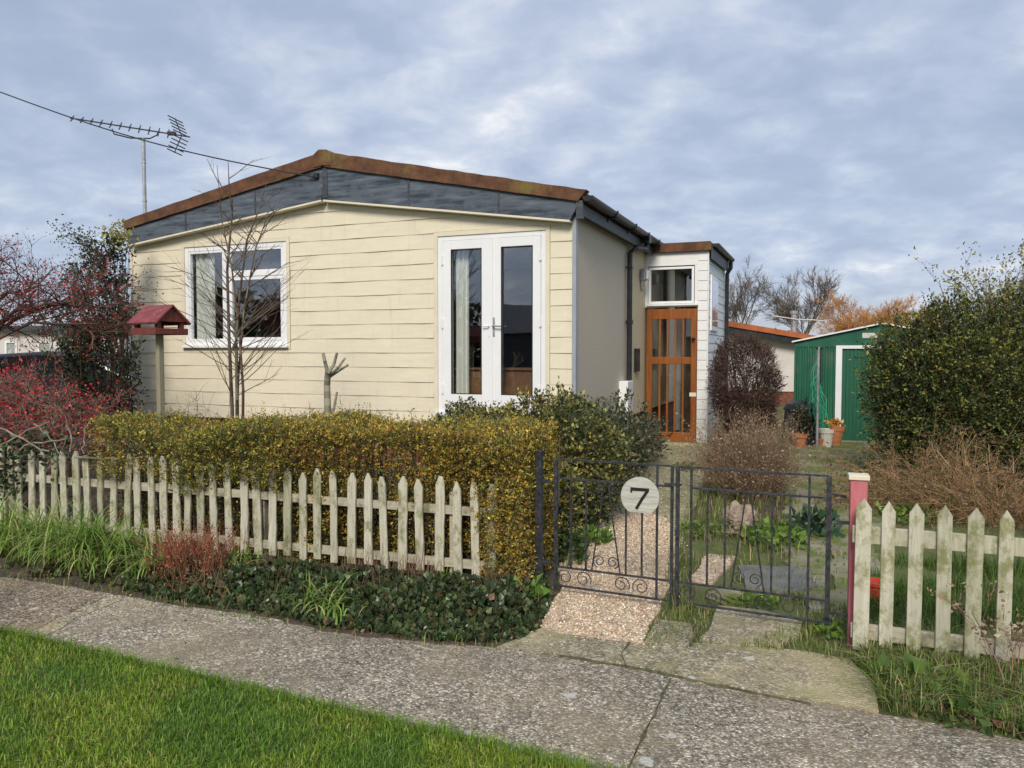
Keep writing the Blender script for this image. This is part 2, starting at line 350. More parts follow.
def straps(am, c, n, L, w, palette, spread=.08, droop=1.0, segs=5):
    c = np.array(c); 
    for _ in range(n):
        a = rng.uniform(0, 2*np.pi); l = L*rng.uniform(.6, 1.15); e = rng.uniform(.25, 1.2); dr = droop*rng.uniform(.5, 1.3)
        p = c+np.array([rng.normal(0, spread), rng.normal(0, spread), 0]); d = np.array([math.cos(a), math.sin(a), 0]); s = np.array([-d[1], d[0], 0])
        pts = []; th = e+.3
        for k in range(segs+1):
            ww = w*(1-(k/segs)**2)*.5+.0004; pts += [p-s*ww, p+s*ww]
            p = p+(d*math.cos(th+.5)+np.array([0, 0, 1])*math.sin(th+.5))*l/segs; th -= dr*.42
            p[2] = max(p[2], c[2]+.005)
        f = []
        for k in range(segs): f += [(2*k, 2*k+1, 2*k+3), (2*k, 2*k+3, 2*k+2)]
        am.add(np.array(pts), np.array(f), np.repeat(cols(1, palette, .2), len(pts), 0))
def sticks(am, segs, palette, sides=4, jit=.15, weights=None):
    """segs: list of (p0, p1, r0, r1)"""
    if not segs: return
    p0 = np.array([s[0] for s in segs], float); p1 = np.array([s[1] for s in segs], float)
    r0 = np.array([s[2] for s in segs]); r1 = np.array([s[3] for s in segs]); n = len(segs)
    d = unit(p1-p0); ref = np.where(np.abs(d[:, 2:3]) < .9, np.array([[0, 0, 1.]]), np.array([[1., 0, 0]]))
    a = unit(np.cross(d, ref)); b = np.cross(d, a); ring = []
    for j in range(sides):
        an = 2*math.pi*j/sides; ring.append(a*math.cos(an)+b*math.sin(an))
    ring = np.stack(ring, 1)
    v = np.concatenate([p0[:, None]+ring*r0[:, None, None], p1[:, None]+ring*r1[:, None, None]], 1).reshape(-1, 3)
    i = np.arange(n)[:, None]*(2*sides); f = []
    for j in range(sides):
        k = (j+1) % sides
        f += [i+np.array([[j, k, sides+k]]), i+np.array([[j, sides+k, sides+j]])]
    am.add(v, np.concatenate(f), np.repeat(cols(n, palette, jit, weights), 2*sides, 0))
def grow(p, d, L, r, depth, o, segs, tips):
    """recursive bare branch."""
    n = o.get('n', 4); p = Vector(p); d = Vector(d).normalized(); q = p.copy(); rr = r
    kids = o['kids'][min(depth, len(o['kids'])-1)]; pos = [p.copy()]; dirs = [d.copy()]
    for i in range(n):
        d = (d+Vector((random.gauss(0, 1), random.gauss(0, 1), random.gauss(0, 1)))*o['wob']+Vector((0, 0, 1))*o['up']).normalized()
        q2 = q+d*(L/n); r2 = rr*(1-(1-o['taper'])/n)
        segs.append((tuple(q), tuple(q2), rr, r2)); q = q2; rr = r2; pos.append(q.copy()); dirs.append(d.copy())
    if depth >= o['depth']: tips.append((tuple(q), tuple(d))); return
    for k in range(kids):
        t = random.uniform(o.get('t0', .3), 1.0); i = min(int(t*n), n-1); f = t*n-i
        s = pos[i].lerp(pos[i+1], f); dd = dirs[i+1]
        ax = dd.cross(Vector((random.gauss(0, 1), random.gauss(0, 1), random.gauss(0, 1)))).normalized()
        nd = (dd*math.cos(o['ang'])+ax*math.sin(o['ang'])*random.uniform(.6, 1.3)).normalized()
        grow(s, nd, L*o['ls']*random.uniform(.7, 1.15), max(rr*o.get('rs', .7)*random.uniform(.7, 1), o['rmin']), depth+1, o, segs, tips)
def sines(P3, amp, f, seed):
    r = np.random.default_rng(seed); s = np.zeros(len(P3))
    for k in range(6):
        w = r.normal(0, 1, 3)*f*(1+.5*k); s += np.sin(P3 @ w+r.uniform(0, 6.3))*amp/(1+.45*k)
    return s
def blob_pts(c, rad, n, bump_=.12, f=3, seed=1, shell=.45, zmin=None):
    """points filling the outer shell of a lumpy ellipsoid; returns points and outward dirs."""
    d = unit(rng.normal(0, 1, (n, 3))); rr = 1-shell*rng.random(n)**1.6
    k = 1+sines(d*1.0, bump_, f, seed)
    p = d*(rr*k)[:, None]*np.array(rad)+np.array(c)
    m = np.ones(n, bool) if zmin is None else p[:, 2] > zmin
    return p[m], d[m]
def clump(pts, out, seed, f=5, thr=-.2, amp=1):
    """drop leaves where a slow noise is low, so gaps and clumps appear."""
    s = sines(pts, amp, f, seed)+rng.normal(0, .35, len(pts)); m = s > thr
    return pts[m], out[m]
# ------------------------------------------------------------------ world, sun
w = bpy.data.worlds.new('World'); S.world = w; w.use_nodes = True
nt = w.node_tree; nt.nodes.clear()
wo = nt.nodes.new('ShaderNodeOutputWorld'); bg = nt.nodes.new('ShaderNodeBackground'); nt.links.new(bg.outputs[0], wo.inputs[0])
sky = nt.nodes.new('ShaderNodeTexSky'); sky.sky_type = 'NISHITA'; sky.sun_disc = False
SUN_EL, SUN_AZ = 37, 190        # azimuth clockwise from +Y: the sun is behind the camera, to the left
sky.sun_elevation = R(SUN_EL); sky.sun_rotation = R(SUN_AZ); sky.air_density = 1.2; sky.dust_density = 1.0
tc = nt.nodes.new('ShaderNodeTexCoord'); sp = nt.nodes.new('ShaderNodeSeparateXYZ'); nt.links.new(tc.outputs['Generated'], sp.inputs[0])
zz = N(nt, 'ShaderNodeMath'); zz.operation = 'MAXIMUM'; zz.inputs[1].default_value = .0; nt.links.new(sp.outputs[2], zz.inputs[0])
za = N(nt, 'ShaderNodeMath'); za.operation = 'ADD'; za.inputs[1].default_value = .30; nt.links.new(zz.outputs[0], za.inputs[0])
dv = []
for k in (0, 1):
    q = N(nt, 'ShaderNodeMath'); q.operation = 'DIVIDE'; nt.links.new(sp.outputs[k], q.inputs[0]); nt.links.new(za.outputs[0], q.inputs[1]); dv.append(q)
cv = nt.nodes.new('ShaderNodeCombineXYZ'); nt.links.new(dv[0].outputs[0], cv.inputs[0]); nt.links.new(dv[1].outputs[0], cv.inputs[1])
mp = nt.nodes.new('ShaderNodeMapping'); mp.inputs['Scale'].default_value = (1.0, 1.1, 1); mp.inputs['Location'].default_value = (3.1, 1.7, 0); mp.inputs['Rotation'].default_value = (0, 0, .25)
nt.links.new(cv.outputs[0], mp.inputs[0]); wv = mp.outputs[0]
big = noise(nt, wv, 1.3, 5, .5, .3); med = noise(nt, wv, 6.3, 9, .54, .25)
ad = N(nt, 'ShaderNodeMath'); ad.operation = 'MULTIPLY_ADD'; ad.inputs[1].default_value = .55; nt.links.new(med, ad.inputs[0])
a2 = N(nt, 'ShaderNodeMath'); a2.operation = 'MULTIPLY'; a2.inputs[1].default_value = .45; nt.links.new(big, a2.inputs[0]); nt.links.new(a2.outputs[0], ad.inputs[2])
SK = .1
def sc(c): return tuple(x/SK for x in c)
cloud = ramp(nt, ad.outputs[0], [(.33, sc((.38, .45, .61))), (.44, sc((.42, .495, .65))), (.52, sc((.49, .565, .715))), (.61, sc((.62, .68, .79))), (.70, sc((.92, .93, .95)))])
cover = ramp(nt, big, [(.25, (.75,)*3), (.6, (.96,)*3)])
skyc = mixc(nt, cover, sky.outputs[0], cloud)
# bluish band low over the horizon, brighter cloud higher up
hz = ramp(nt, sp.outputs[2], [(.0, (1.12, 1.08, 1.0)), (.10, (.98, .99, 1.0)), (.3, (1, 1, 1)), (.55, (1.0, 1.0, 1.0))])
skyc = mixc(nt, 1.0, skyc, hz, 'MULTIPLY')
nt.links.new(skyc, bg.inputs[0]); bg.inputs[1].default_value = SK*1.07
ld = bpy.data.lights.new('sun', 'SUN'); ld.energy = 3.1; ld.angle = R(20); ld.color = (1.0, .91, .78)
sun = bpy.data.objects.new('sun', ld); COL.objects.link(sun)
az, el = R(SUN_AZ), R(SUN_EL)
sd = Vector((math.sin(az)*math.cos(el), math.cos(az)*math.cos(el), math.sin(el)))
sun.rotation_euler = sd.to_track_quat('Z', 'Y').to_euler(); sun.location = sd*40
S.view_settings.view_transform = 'Standard'; S.view_settings.look = 'None'; S.view_settings.exposure = 0.0; S.view_settings.gamma = 1
S.render.engine = 'CYCLES'; S.cycles.max_bounces = 8; S.cycles.transparent_max_bounces = 16
# ------------------------------------------------------------------ ground sheets
def rough_edge(pts, jit=.02, step=.12, closed=True):
    out = []; n = len(pts)
    for i in range(n if closed else n-1):
        a, b = Vector(pts[i][:2]), Vector(pts[(i+1) % n][:2]); k = max(1, int((b-a).length/step)) if (b-a).length < 12 else 1
        for j in range(k):
            q = a.lerp(b, j/k)
            if k > 1: q = q+Vector((rng.normal(0, jit), rng.normal(0, jit)))
            out.append(q)
    return out
def sheet(name, pts, dz, mat, jit=0, step=.12, **tags):
    pts = rough_edge(pts, jit, step) if jit else [Vector(p[:2]) for p in pts]
    bm = bmesh.new(); vs = [bm.verts.new((p.x, p.y, 0)) for p in pts]; bm.faces.new(vs)
    bmesh.ops.triangulate(bm, faces=bm.faces)
    for y in (5.5, 12.0):
        bmesh.ops.bisect_plane(bm, geom=bm.verts[:]+bm.edges[:]+bm.faces[:], plane_co=(0, y, 0), plane_no=(0, 1, 0))
    for v in bm.verts: v.co.z = gz(v.co.y)+dz
    be = [e for e in bm.edges if len(e.link_faces) == 1]
    if dz > .004 and name != 'lawn':
        ex = bmesh.ops.extrude_edge_only(bm, edges=be)
        for v in ex['geom']:
            if isinstance(v, bmesh.types.BMVert): v.co.z = gz(v.co.y)-.02
    for f in bm.faces:
        f.normal_update()
        if abs(f.normal.z) < .5: continue
        if f.normal.z < 0: f.normal_flip()
    me = bpy.data.meshes.new(name); bm.to_mesh(me); bm.free(); me.materials.append(mat)
    o = bpy.data.objects.new(name, me); COL.objects.link(o); tags.setdefault('kind', 'structure'); tagit(o, **tags); return o
sheet('ground', [(-400, -400), (400, -400), (400, 600), (-400, 600)], -.004, M['turf2'])
LE0, LE1 = Vector((-2.97, 4.30)), Vector((.29, 2.84)); ld_ = (LE1-LE0).normalized()
def le(t): return LE0+ld_*t
sheet('lawn', [le(-12), le(-3), le(-1.5), le(0), le(1.5), le(2.5), LE1, le(5), le(8), le(14), (12, -14), (-16, -14)], .012, M['turf'], jit=.012)
pe = [G(*p) for p in [(0, 577), (31, 581), (75, 587), (150, 600), (194, 608), (262, 617), (324, 631), (440, 644), (486, 647), (640, 668), (760, 690), (880, 713), (1024, 741)]]
d0 = (pe[0]-pe[3]).normalized(); dl = (pe[-1]-pe[-3]).normalized()
def xy(v): return (v[0], v[1])
road = [xy(pe[0]+d0*10)]+[xy(p) for p in pe]+[xy(pe[-1]+dl*6)]+[xy(le(t)+Vector((0, -.03))) for t in (12, 6, 3.5, 1.5, 0, -3, -11)]
sheet('footpath', road, .002, M['path'], jit=.008)
sheet('footpath_patch', [G(0, 579), G(31, 583), G(105, 597), G(60, 618), G(28, 634), G(0, 628), xy(G(0, 628)+d0*3), xy(G(0, 579)+d0*3)], .005, M['oldpath'], jit=.008)
sheet('footpath_patch', [G(112, 597), G(122, 600), G(75, 620), G(42, 638), G(33, 634), G(66, 617)], .0065, M['apron'], jit=.006)
# joints in the concrete: narrow mossy grooves
def strip(name, px, wd, dz, mat, jit=.004, **tags):
    a = [G(*p) for p in px]; L, Rr = [], []
    for i, p in enumerate(a):
        t = (a[min(i+1, len(a)-1)]-a[max(i-1, 0)]); t.z = 0; t.normalize(); n_ = Vector((-t.y, t.x, 0)); L.append(xy(p+n_*wd/2)); Rr.append(xy(p-n_*wd/2))
    return sheet(name, L+Rr[::-1], dz, mat, jit=jit, step=.06, **tags)
M['joint'] = pmat('mossy_joint', (.05, .048, .03), (.16, .155, .08), 30, 1, .4)
strip('footpath_joint', [(671, 679), (650, 722), (628, 768), (612, 800)], .010, .008, M['joint'])
sheet('concrete_apron', [G(*p) for p in [(497, 648), (546, 628), (640, 642), (700, 645), (800, 652), (850, 660), (872, 684), (881, 712), (800, 700), (700, 682), (640, 668), (560, 656)]], .0085, M['apron'], jit=.01)
strip('apron_crack', [(629, 643), (622, 655), (626, 668)], .008, .0115, M['joint'])
strip('apron_crack', [(560, 657), (640, 670), (720, 688), (810, 705)], .007, .0115, M['joint'])
strip('apron_crack', [(700, 625), (690, 648)], .018, .020, M['joint'])
# garden surfaces
sheet('shingle_path', [G(*p) for p in [(540, 630), (546, 610), (563, 589), (560, 566), (580, 543), (600, 520), (640, 512), (668, 520), (678, 548), (669, 589), (655, 617), (643, 646), (605, 640)]], .014, M['shingle'], jit=.012)
sheet('garden_path', [G(*p) for p in [(595, 530), (603, 500), (618, 470), (630, 441), (640, 438), (712, 438), (708, 460), (700, 490), (690, 520), (680, 545), (655, 536), (620, 533)]], .0105, M['gardenpath'], jit=.012)
sheet('paving_slab', [G(*p) for p in [(656, 622), (693, 627), (689, 649), (645, 646)]], .018, M['apron'], jit=.008)
sheet('paving_slab', [G(*p) for p in [(716, 608), (760, 612), (802, 625), (799, 638), (781, 648), (740, 648), (700, 641), (712, 625)]], .018, M['apron'], jit=.01)
sheet('paving_slab', [G(*p) for p in [(707, 556), (737, 558), (729, 570), (712, 586), (690, 583)]], .018, M['shingle'], jit=.01)
sheet('paving_slab', [G(*p) for p in [(737, 568), (809, 570), (818, 589), (802, 594), (746, 590)]], .022, M['slateslab'], jit=.008)
sheet('paving_slab', [G(*p) for p in [(800, 594), (850, 592), (850, 610), (812, 612)]], .018, M['mossyslab'], jit=.008)
# crazy paving running back to the shed
k = 0
for i in range(13):
    y = 4.95+i*.52
    for j in range(2):
        px0 = (y-4.9)/6.7; xl = 1.70+(4.2-1.70)*px0+j*(.36+px0*.25)+rng.normal(0, .03); ww = .33+px0*.24+rng.normal(0, .03)
        sheet('paving_slab', [(xl, y+rng.normal(0, .02)), (xl+ww, y-.04), (xl+ww+.17, y+.44), (xl+.2, y+.47)], .014+.0007*k, M['mossyslab'] if rng.random() < .93 else M['slateslab'], jit=.02); k += 1
# soil beds
sheet('planting_bed', [xy(pe[0]+d0*6)]+[xy(p) for p in pe[:8]]+[G(500, 645), G(545, 631), G(560, 600), G(555, 560), G(590, 520), G(612, 480), (1.9, 11.9), (-8, 16), (-12, 12)], .005, M['soil'], jit=.012)
sheet('planting_bed', [G(690, 520), G(700, 480), G(715, 440), G(790, 445), G(805, 480), G(800, 520), G(740, 535)], .005, M['soil'], jit=.02)
# ------------------------------------------------------------------ the bungalow
B = thing('bungalow', 'cream weatherboarded park-home bungalow with low pitched gable, grey bargeboards and white french doors', 'bungalow', A, -AX)
def GB(pts, v=0.): return [gab(x, y, v) for x, y in pts]
vf = -.13
uL = gab(132.5, 300)[0]; uR = 0.0
ap_u, ap_z = gab(321, 199)
zl, zr = gab(132.5, 243)[1], gab(574, 215)[1]
def ztop(u): return (zl+(ap_z-zl)*(u-uL)/(ap_u-uL)) if u < ap_u else (ap_z+(zr-ap_z)*(u-ap_u)/(uR-ap_u))
zb = gab(300, 421)[1]
winpts = GB([(185.4, 247), (287, 242), (287.5, 346), (186, 345)])
wu0, wu1 = (winpts[0][0]+winpts[3][0])/2, (winpts[1][0]+winpts[2][0])/2; wz1 = (winpts[0][1]+winpts[1][1])/2; wz0 = (winpts[2][1]+winpts[3][1])/2
dp = GB([(438, 235), (546, 232), (438, 412)])
du0, du1 = dp[0][0], dp[1][0]; dz1 = (dp[0][1]+dp[1][1])/2; dz0 = dp[2][1]
print('house', uL, ap_u, ap_z, zl, zr, zb, 'win', wu0, wu1, wz0, wz1, 'door', du0, du1, dz0, dz1)
tr_ = .055      # cream surround
open_ = [(wu0-tr_, wu1+tr_, wz0-tr_, wz1+tr_), (du0-tr_, du1+tr_, dz0-.02, dz1+tr_)]
def clip_poly(poly, f):
    out = []
    for i in range(len(poly)):
        a, b = poly[i], poly[(i+1) % len(poly)]; fa, fb = f(a), f(b)
        if fa >= 0: out.append(a)
        if (fa >= 0) != (fb >= 0):
            t = fa/(fa-fb); out.append((a[0]+(b[0]-a[0])*t, a[1]+(b[1]-a[1])*t))
    return out
mb = MB(); pitch = .176; nb = int((ap_z-zb)/pitch)+1
rr = random.Random(3)
for i in range(nb):
    z0, z1 = zb+i*pitch, zb+(i+1)*pitch
    cuts = sorted({uL, uR, *[x for o in open_ if o[2] < z1-.01 and o[3] > z0+.01 for x in o[:2]], ap_u})
    for a, b in zip(cuts[:-1], cuts[1:]):
        zlo, zhi = [z0], z1
        inside = [o for o in open_ if o[0]-.001 <= a and b <= o[1]+.001 and o[2] < z1-.01 and o[3] > z0+.01]
        spans = [(z0, z1)]
        for o in inside:
            ns = []
            for s0, s1 in spans:
                if o[2] > s0: ns.append((s0, min(s1, o[2])))
                if o[3] < s1: ns.append((max(s0, o[3]), s1))
            spans = ns
        for s0, s1 in spans:
            if s1-s0 < .012: continue
            k = max(1, int((b-a)/.16)); ph = rr.uniform(0, 6)
            for j in range(k):
                ua, ub = a+(b-a)*j/k, a+(b-a)*(j+1)/k
                poly = [(ua, s0), (ub, s0), (ub, s1), (ua, s1)]
                poly = clip_poly(poly, lambda p: ztop(p[0])-.012-p[1])
                if len(poly) < 3: continue
                def yy(p):
                    lip = .009+.0035*math.sin(p[0]*5.2+i*1.7)+.0022*math.sin(p[0]*13+i*2.9)
                    return -.004-lip*(1-(p[1]-z0)/pitch)
                def zz_(p):
                    return p[1]+(.0018*math.sin(p[0]*6.1+i*2.3)+.001*math.sin(p[0]*15+i) if abs(p[1]-s0) < 1e-6 and s0 == z0 else 0)
                fr = [Vector((p[0], yy(p), zz_(p))) for p in poly]; n_ = len(fr)
                mb.add(fr+[Vector((p.x, .0, p.z)) for p in fr], [tuple(range(n_))]+[(q, (q+1) % n_, (q+1) % n_+n_, q+n_) for q in range(n_) if abs(fr[q].z-fr[(q+1) % n_].z) < .012])
fw = build(mb, 'front_wall', M['cream'], B)
fw['label'] = 'cream lapped weatherboards of the gable end'
# core wall behind the boards, with openings
mb = MB(); T = .12
def wallpiece(u0, u1, z0, z1f):
    pts = [(u0, z0), (u1, z0)]
    if u0 < ap_u < u1 and z1f is None: top = [(u1, ztop(u1)), (ap_u, ap_z), (u0, ztop(u0))]
    elif z1f is None: top = [(u1, ztop(u1)), (u0, ztop(u0))]
    else: top = [(u1, z1f), (u0, z1f)]
    mb.prism([(u, .002, z) for u, z in pts+top], (0, T, 0))
wallpiece(uL, wu0-.01, zb, None); wallpiece(wu0-.01, wu1+.01, zb, wz0-.01); wallpiece(wu0-.01, wu1+.01, wz1+.01, None)
wallpiece(wu1+.01, du0-.01, zb, None); wallpiece(du0-.01, du1+.01, zb, dz0-.02); wallpiece(du0-.01, du1+.01, dz1+.01, None); wallpiece(du1+.01, uR, zb, None)
build(mb, 'wall_core', M['creamtrim'], B)
# side and rear walls
Ls = 12.0; sv = sid(628, 300)[0]; zs = zr+.02
mb = MB().bx(-.10, 0.004, .0, sv, zb-.02, zs); w1 = build(mb, 'side_wall', M['render'], B, bevel=.004); w1['label'] = 'beige rough rendered side wall panel'
mb = MB().bx(-.10, -.003, sv, Ls, zb-.02, zs); w1 = build(mb, 'side_wall', M['cream2'], B); w1['label'] = 'smooth cream rear part of the side wall'
mb = MB().bx(uL, uL+.1, .13, Ls, zb, zl); mb.bx(uL, 0, Ls-.1, Ls, zb, zr+.2); build(mb, 'rear_wall', M['cream2'], B)
mb = MB().bx(-.015, .03, -.035, .03, zb-.02, zr-.01); build(mb, 'corner_trim', M['greytrim'], B, bevel=.003)
mb = MB().bx(uL-.012, uL+.03, -.022, .03, zb-.02, zl-.02); build(mb, 'corner_trim', M['creamtrim'], B, bevel=.003)
mb = MB().bx(uL+.06, -.06, .06, .14, -.1, zb-.002); mb.bx(-.14, -.055, .14, Ls-.1, -.1, zb-.03); mb.bx(uL+.06, uL+.14, .14, Ls-.1, -.1, zb-.005); build(mb, 'skirting', M['brick'], B)
# floor, ceiling, partitions make a dim room
mb = MB().bx(uL+.1, -.1, .125, Ls-.1, dz0-.07, dz0-.02); build(mb, 'floor', M['interiorfloor'], B)
mb = MB().bx(uL+.1, -.1, 4.2, 4.28, dz0-.018, zr-.1); mb.bx(-2.9, -2.84, .125, 4.2, dz0-.018, zr-.1); mb.bx(uL+.101, -.101, .124, 4.19, zr-.098, zr-.05); build(mb, 'partition', M['interior'], B)
# roof
rt = [gab(122, 222, vf), gab(324, 152, vf), gab(589, 190.5, vf)]
rb_ = [gab(125, 229.8, vf), gab(324, 167, vf), gab(580, 201.5, vf)]
gb_ = [gab(127.5, 244.5, vf), gab(322, 199, vf), gab(571, 219.4, vf)]
mb = MB()
rtz = lambda i, d: (rt[i][0]+(.02 if i == 0 else (-.02 if i == 2 else 0)), rt[i][1]-d)
for a, b in ((0, 1), (1, 2)):
    p = [rtz(a, .03), rtz(b, .03), rtz(b, .11), rtz(a, .11)]
    mb.prism([(u, vf+.05, z) for u, z in p], (0, Ls+.2, 0))
roof = build(mb, 'roof', M['tile'], B)
# bargeboards (grey) and verge capping (mossy brown), slightly uneven
def band(top, bot, v0, th, n=16, jit=.004, seed=1):
    r = random.Random(seed); m = MB(); f0, f1 = [], []
    for i in range(n+1):
        t = i/n; a = (top[0][0]+(top[1][0]-top[0][0])*t, top[0][1]+(top[1][1]-top[0][1])*t+r.uniform(-jit, jit)); b = (bot[0][0]+(bot[1][0]-bot[0][0])*t, bot[0][1]+(bot[1][1]-bot[0][1])*t+r.uniform(-jit, jit)*.5)
        f0.append(a); f1.append(b)
    vs = []; 
    for a, b in zip(f0, f1): vs += [(a[0], v0, a[1]), (b[0], v0, b[1]), (b[0], v0+th, b[1]), (a[0], v0+th, a[1])]
    fs = [(4*i, 4*i+1, 4*i+5, 4*i+4) for i in range(n)]+[(4*i+1, 4*i+2, 4*i+6, 4*i+5) for i in range(n)]+[(4*i+2, 4*i+3, 4*i+7, 4*i+6) for i in range(n)]+[(4*i+3, 4*i, 4*i+4, 4*i+7) for i in range(n)]+[(0, 3, 2, 1), (4*n, 4*n+1, 4*n+2, 4*n+3)]
    return m.add(vs, fs)
def seg(l, a, b, g=0): 
    (x0, z0), (x1, z1) = l[a], l[b]; d = g/math.hypot(x1-x0, z1-z0); return [(x0+(x1-x0)*d, z0+(z1-z0)*d), (x1-(x1-x0)*d, z1-(z1-z0)*d)]
o = build(band(seg(rb_, 0, 1, .01), seg(gb_, 0, 1, .01), vf+.006, .035, jit=.0015), 'bargeboard', M['slate'], B); 
o = build(band(seg(rb_, 1, 2, .01), seg(gb_, 1, 2, .01), vf+.006, .035, jit=.0015), 'bargeboard', M['slate'], B)
build(band(seg(rt, 0, 1, .02), seg(rb_, 0, 1, .02), vf-.028, .12, 28, .005, 2), 'verge_capping', M['rust'], B)
build(band(seg(rt, 1, 2, .02), seg(rb_, 1, 2, .02), vf-.028, .12, 28, .005, 5), 'verge_capping', M['rust'], B)
mb = MB(); cu, cz = rt[1]
mb.prism([(cu-.14, vf-.04, cz-.03), (cu-.13, vf-.04, cz-.19), (cu, vf-.04, cz-.175), (cu+.13, vf-.04, cz-.19), (cu+.13, vf-.04, cz-.02), (cu+.05, vf-.04, cz+.02), (cu-.06, vf-.04, cz+.03)], (0, .16, 0)); build(mb, 'ridge_cap', M['rust'], B, bevel=.012)
mb = MB(); mb.prism([(cu-.02, vf-.006, cz-.19), (cu+.04, vf-.006, cz-.19), (cu+.05, vf-.006, gb_[1][1]+.01), (cu-.03, vf-.006, gb_[1][1]+.01)], (0, .011, 0)); build(mb, 'joint_cover', M['slatedark'], B, bevel=.002)
for (a, b, ts) in ((0, 1, (.33, .68)), (1, 2, (.36, .71))):
    for t in ts:
        x_ = rb_[a][0]+(rb_[b][0]-rb_[a][0])*t; zA = rb_[a][1]+(rb_[b][1]-rb_[a][1])*t; zB = gb_[a][1]+(gb_[b][1]-gb_[a][1])*t
        build(MB().bx(x_-.012, x_+.012, vf+.001, vf+.0055, zB+.004, zA-.004), 'board_joint', M['slatedark'], B)
# pale soffit strip and soffit under the overhang
mb = MB()
for a, b in ((0, 1), (1, 2)):
    s = seg(gb_, a, b, .015); mb.prism([(s[0][0], vf-.002, s[0][1]-.006), (s[1][0], vf-.002, s[1][1]-.006), (s[1][0], vf-.002, s[1][1]-.028), (s[0][0], vf-.002, s[0][1]-.028)], (0, -vf-.02, 0))
build(mb, 'soffit', M['creamtrim'], B)
# right eave: dark fascia, gutter, downpipe
fz1, fz0 = rb_[2][1]+.01, zr-.01
mb = MB().bx(.10, .128, vf, 3.66, fz0-.02, fz1-.03); mb.bx(.005, .10, vf+.03, Ls, fz0+.02, fz0+.035); mb.bx(.10, .128, 3.66, Ls, fz0+.1, fz1-.03); build(mb, 'eave_fascia', M['slatedark'], B, bevel=.003)
mb = MB().bx(.06, .135, vf-.012, vf+.05, gb_[2][1]+.0, fz1); build(mb, 'fascia_end_block', M['slatedark'], B, bevel=.004)
gr = .058; gzz = gab(589, 191, vf)[1]-.055
def halfgutter(x, y0, y1, z, r, drop=0):
    m = MB(); n = 9; base = 0
    for yy_, zz2 in ((y0, z), (y1, z-drop)):
        for k in range(n): an = math.pi+math.pi*k/(n-1); m.v.append(Vector((x+r*math.cos(an), yy_, zz2+r*math.sin(an))))
        for k in range(n): an = 2*math.pi-math.pi*k/(n-1); m.v.append(Vector((x+(r-.006)*math.cos(an), yy_, zz2+(r-.006)*math.sin(an))))
    m.f += [(k, (k+1) % (2*n), (k+1) % (2*n)+2*n, k+2*n) for k in range(2*n)]+[tuple(range(2*n)), tuple(range(2*n, 4*n))]
    m.f += []
    for yy_, zz2 in ((y0, z), (y1, z-drop)):
        b = len(m.v); m.v += [Vector((x+r*math.cos(math.pi+math.pi*k/(n-1)), yy_-.004, zz2+r*math.sin(math.pi+math.pi*k/(n-1)))) for k in range(n)]; m.f.append(tuple(range(b, b+n)))
    return m
gut = build(halfgutter(.195, vf-.03, Ls, gzz, gr), 'gutter', M['black'], B, smooth=False)
mb = MB()
for y in (.9, 1.9, 2.7, 3.45):
    mb = MB().bx(.132, .26, y, y+.035, gzz-.07, gzz-.055); mb.bx(.13, .145, y, y+.035, gzz-.11, gzz+.01); mb.bx(.245, .26, y, y+.035, gzz-.07, gzz+.015)
    build(mb, 'gutter_bracket', M['black'], gut)
dv_ = sid(629.5, 300, .06)[0]
mb = MB().tube([(.195, dv_+.45, gzz-.05), (.195, dv_+.45, gzz-.2), (.13, dv_+.1, fz0-.05), (.062, dv_, fz0-.13), (.062, dv_, .75)], .036, 12)
mb.box((.062, dv_, 2.0), (.085, .085, .05)); mb.box((.062, dv_, 2.75), (.085, .085, .03)); mb.box((.195, dv_+.45, gzz-.07), (.11, .13, .10))
build(mb, 'downpipe', M['black'], B)
# window
def frame(m, u0, u1, z0, z1, t, y0, y1, tb=None):
    tb = tb or t
    m.bx(u0, u0+t, y0, y1, z0, z1); m.bx(u1-t, u1, y0, y1, z0, z1); m.bx(u0+t, u1-t, y0, y1, z1-t, z1); m.bx(u0+t, u1-t, y0, y1, z0, z0+tb); return m
def trim(u0, u1, z0, z1, bottom=True):
    m = MB(); t = tr_-.004; m.bx(u0-t, u0, -.020, .002, z0-(t if bottom else 0), z1+t); m.bx(u1, u1+t, -.020, .002, z0-(t if bottom else 0), z1+t); m.bx(u0, u1, -.021, .002, z1, z1+t)
    if bottom: m.bx(u0, u1, -.021, .002, z0-t, z0)
    return m
build(trim(wu0, wu1, wz0, wz1), 'window_surround', M['creamtrim'], B, bevel=.002)
WN = build(frame(MB(), wu0, wu1, wz0, wz1, .06, -.005, .065), 'window', M['white'], B, bevel=.004)
mu = gab(227, 300)[0]; tz = gab(265, 274)[1]
mb = MB().bx(mu-.04, mu+.04, -.012, .06, wz0+.06, wz1-.06); mb.bx(mu+.04, wu1-.06, -.011, .06, tz-.02, tz+.03); build(mb, 'mullion', M['white'], WN, bevel=.003)
mb = frame(MB(), mu+.042, wu1-.062, wz0+.062, tz-.022, .045, -.002, .05); frame(mb, mu+.042, wu1-.062, tz+.032, wz1-.062, .03, -.002, .05); frame(mb, wu0+.062, mu-.042, wz0+.062, wz1-.062, .03, -.002, .05); build(mb, 'sash', M['white'], WN, bevel=.003)
mb = MB().bx(wu0+.08, mu-.06, .02, .026, wz0+.08, wz1-.08); mb.bx(mu+.07, wu1-.09, .02, .026, wz0+.09, tz-.05); mb.bx(mu+.06, wu1-.08, .02, .026, tz+.05, wz1-.08); build(mb, 'pane', M['glass'], WN)
mb = MB().bx(wu0-.03, wu1+.03, -.07, -.006, wz0-.03, wz0-.001); build(mb, 'sill', M['white'], WN, bevel=.004)
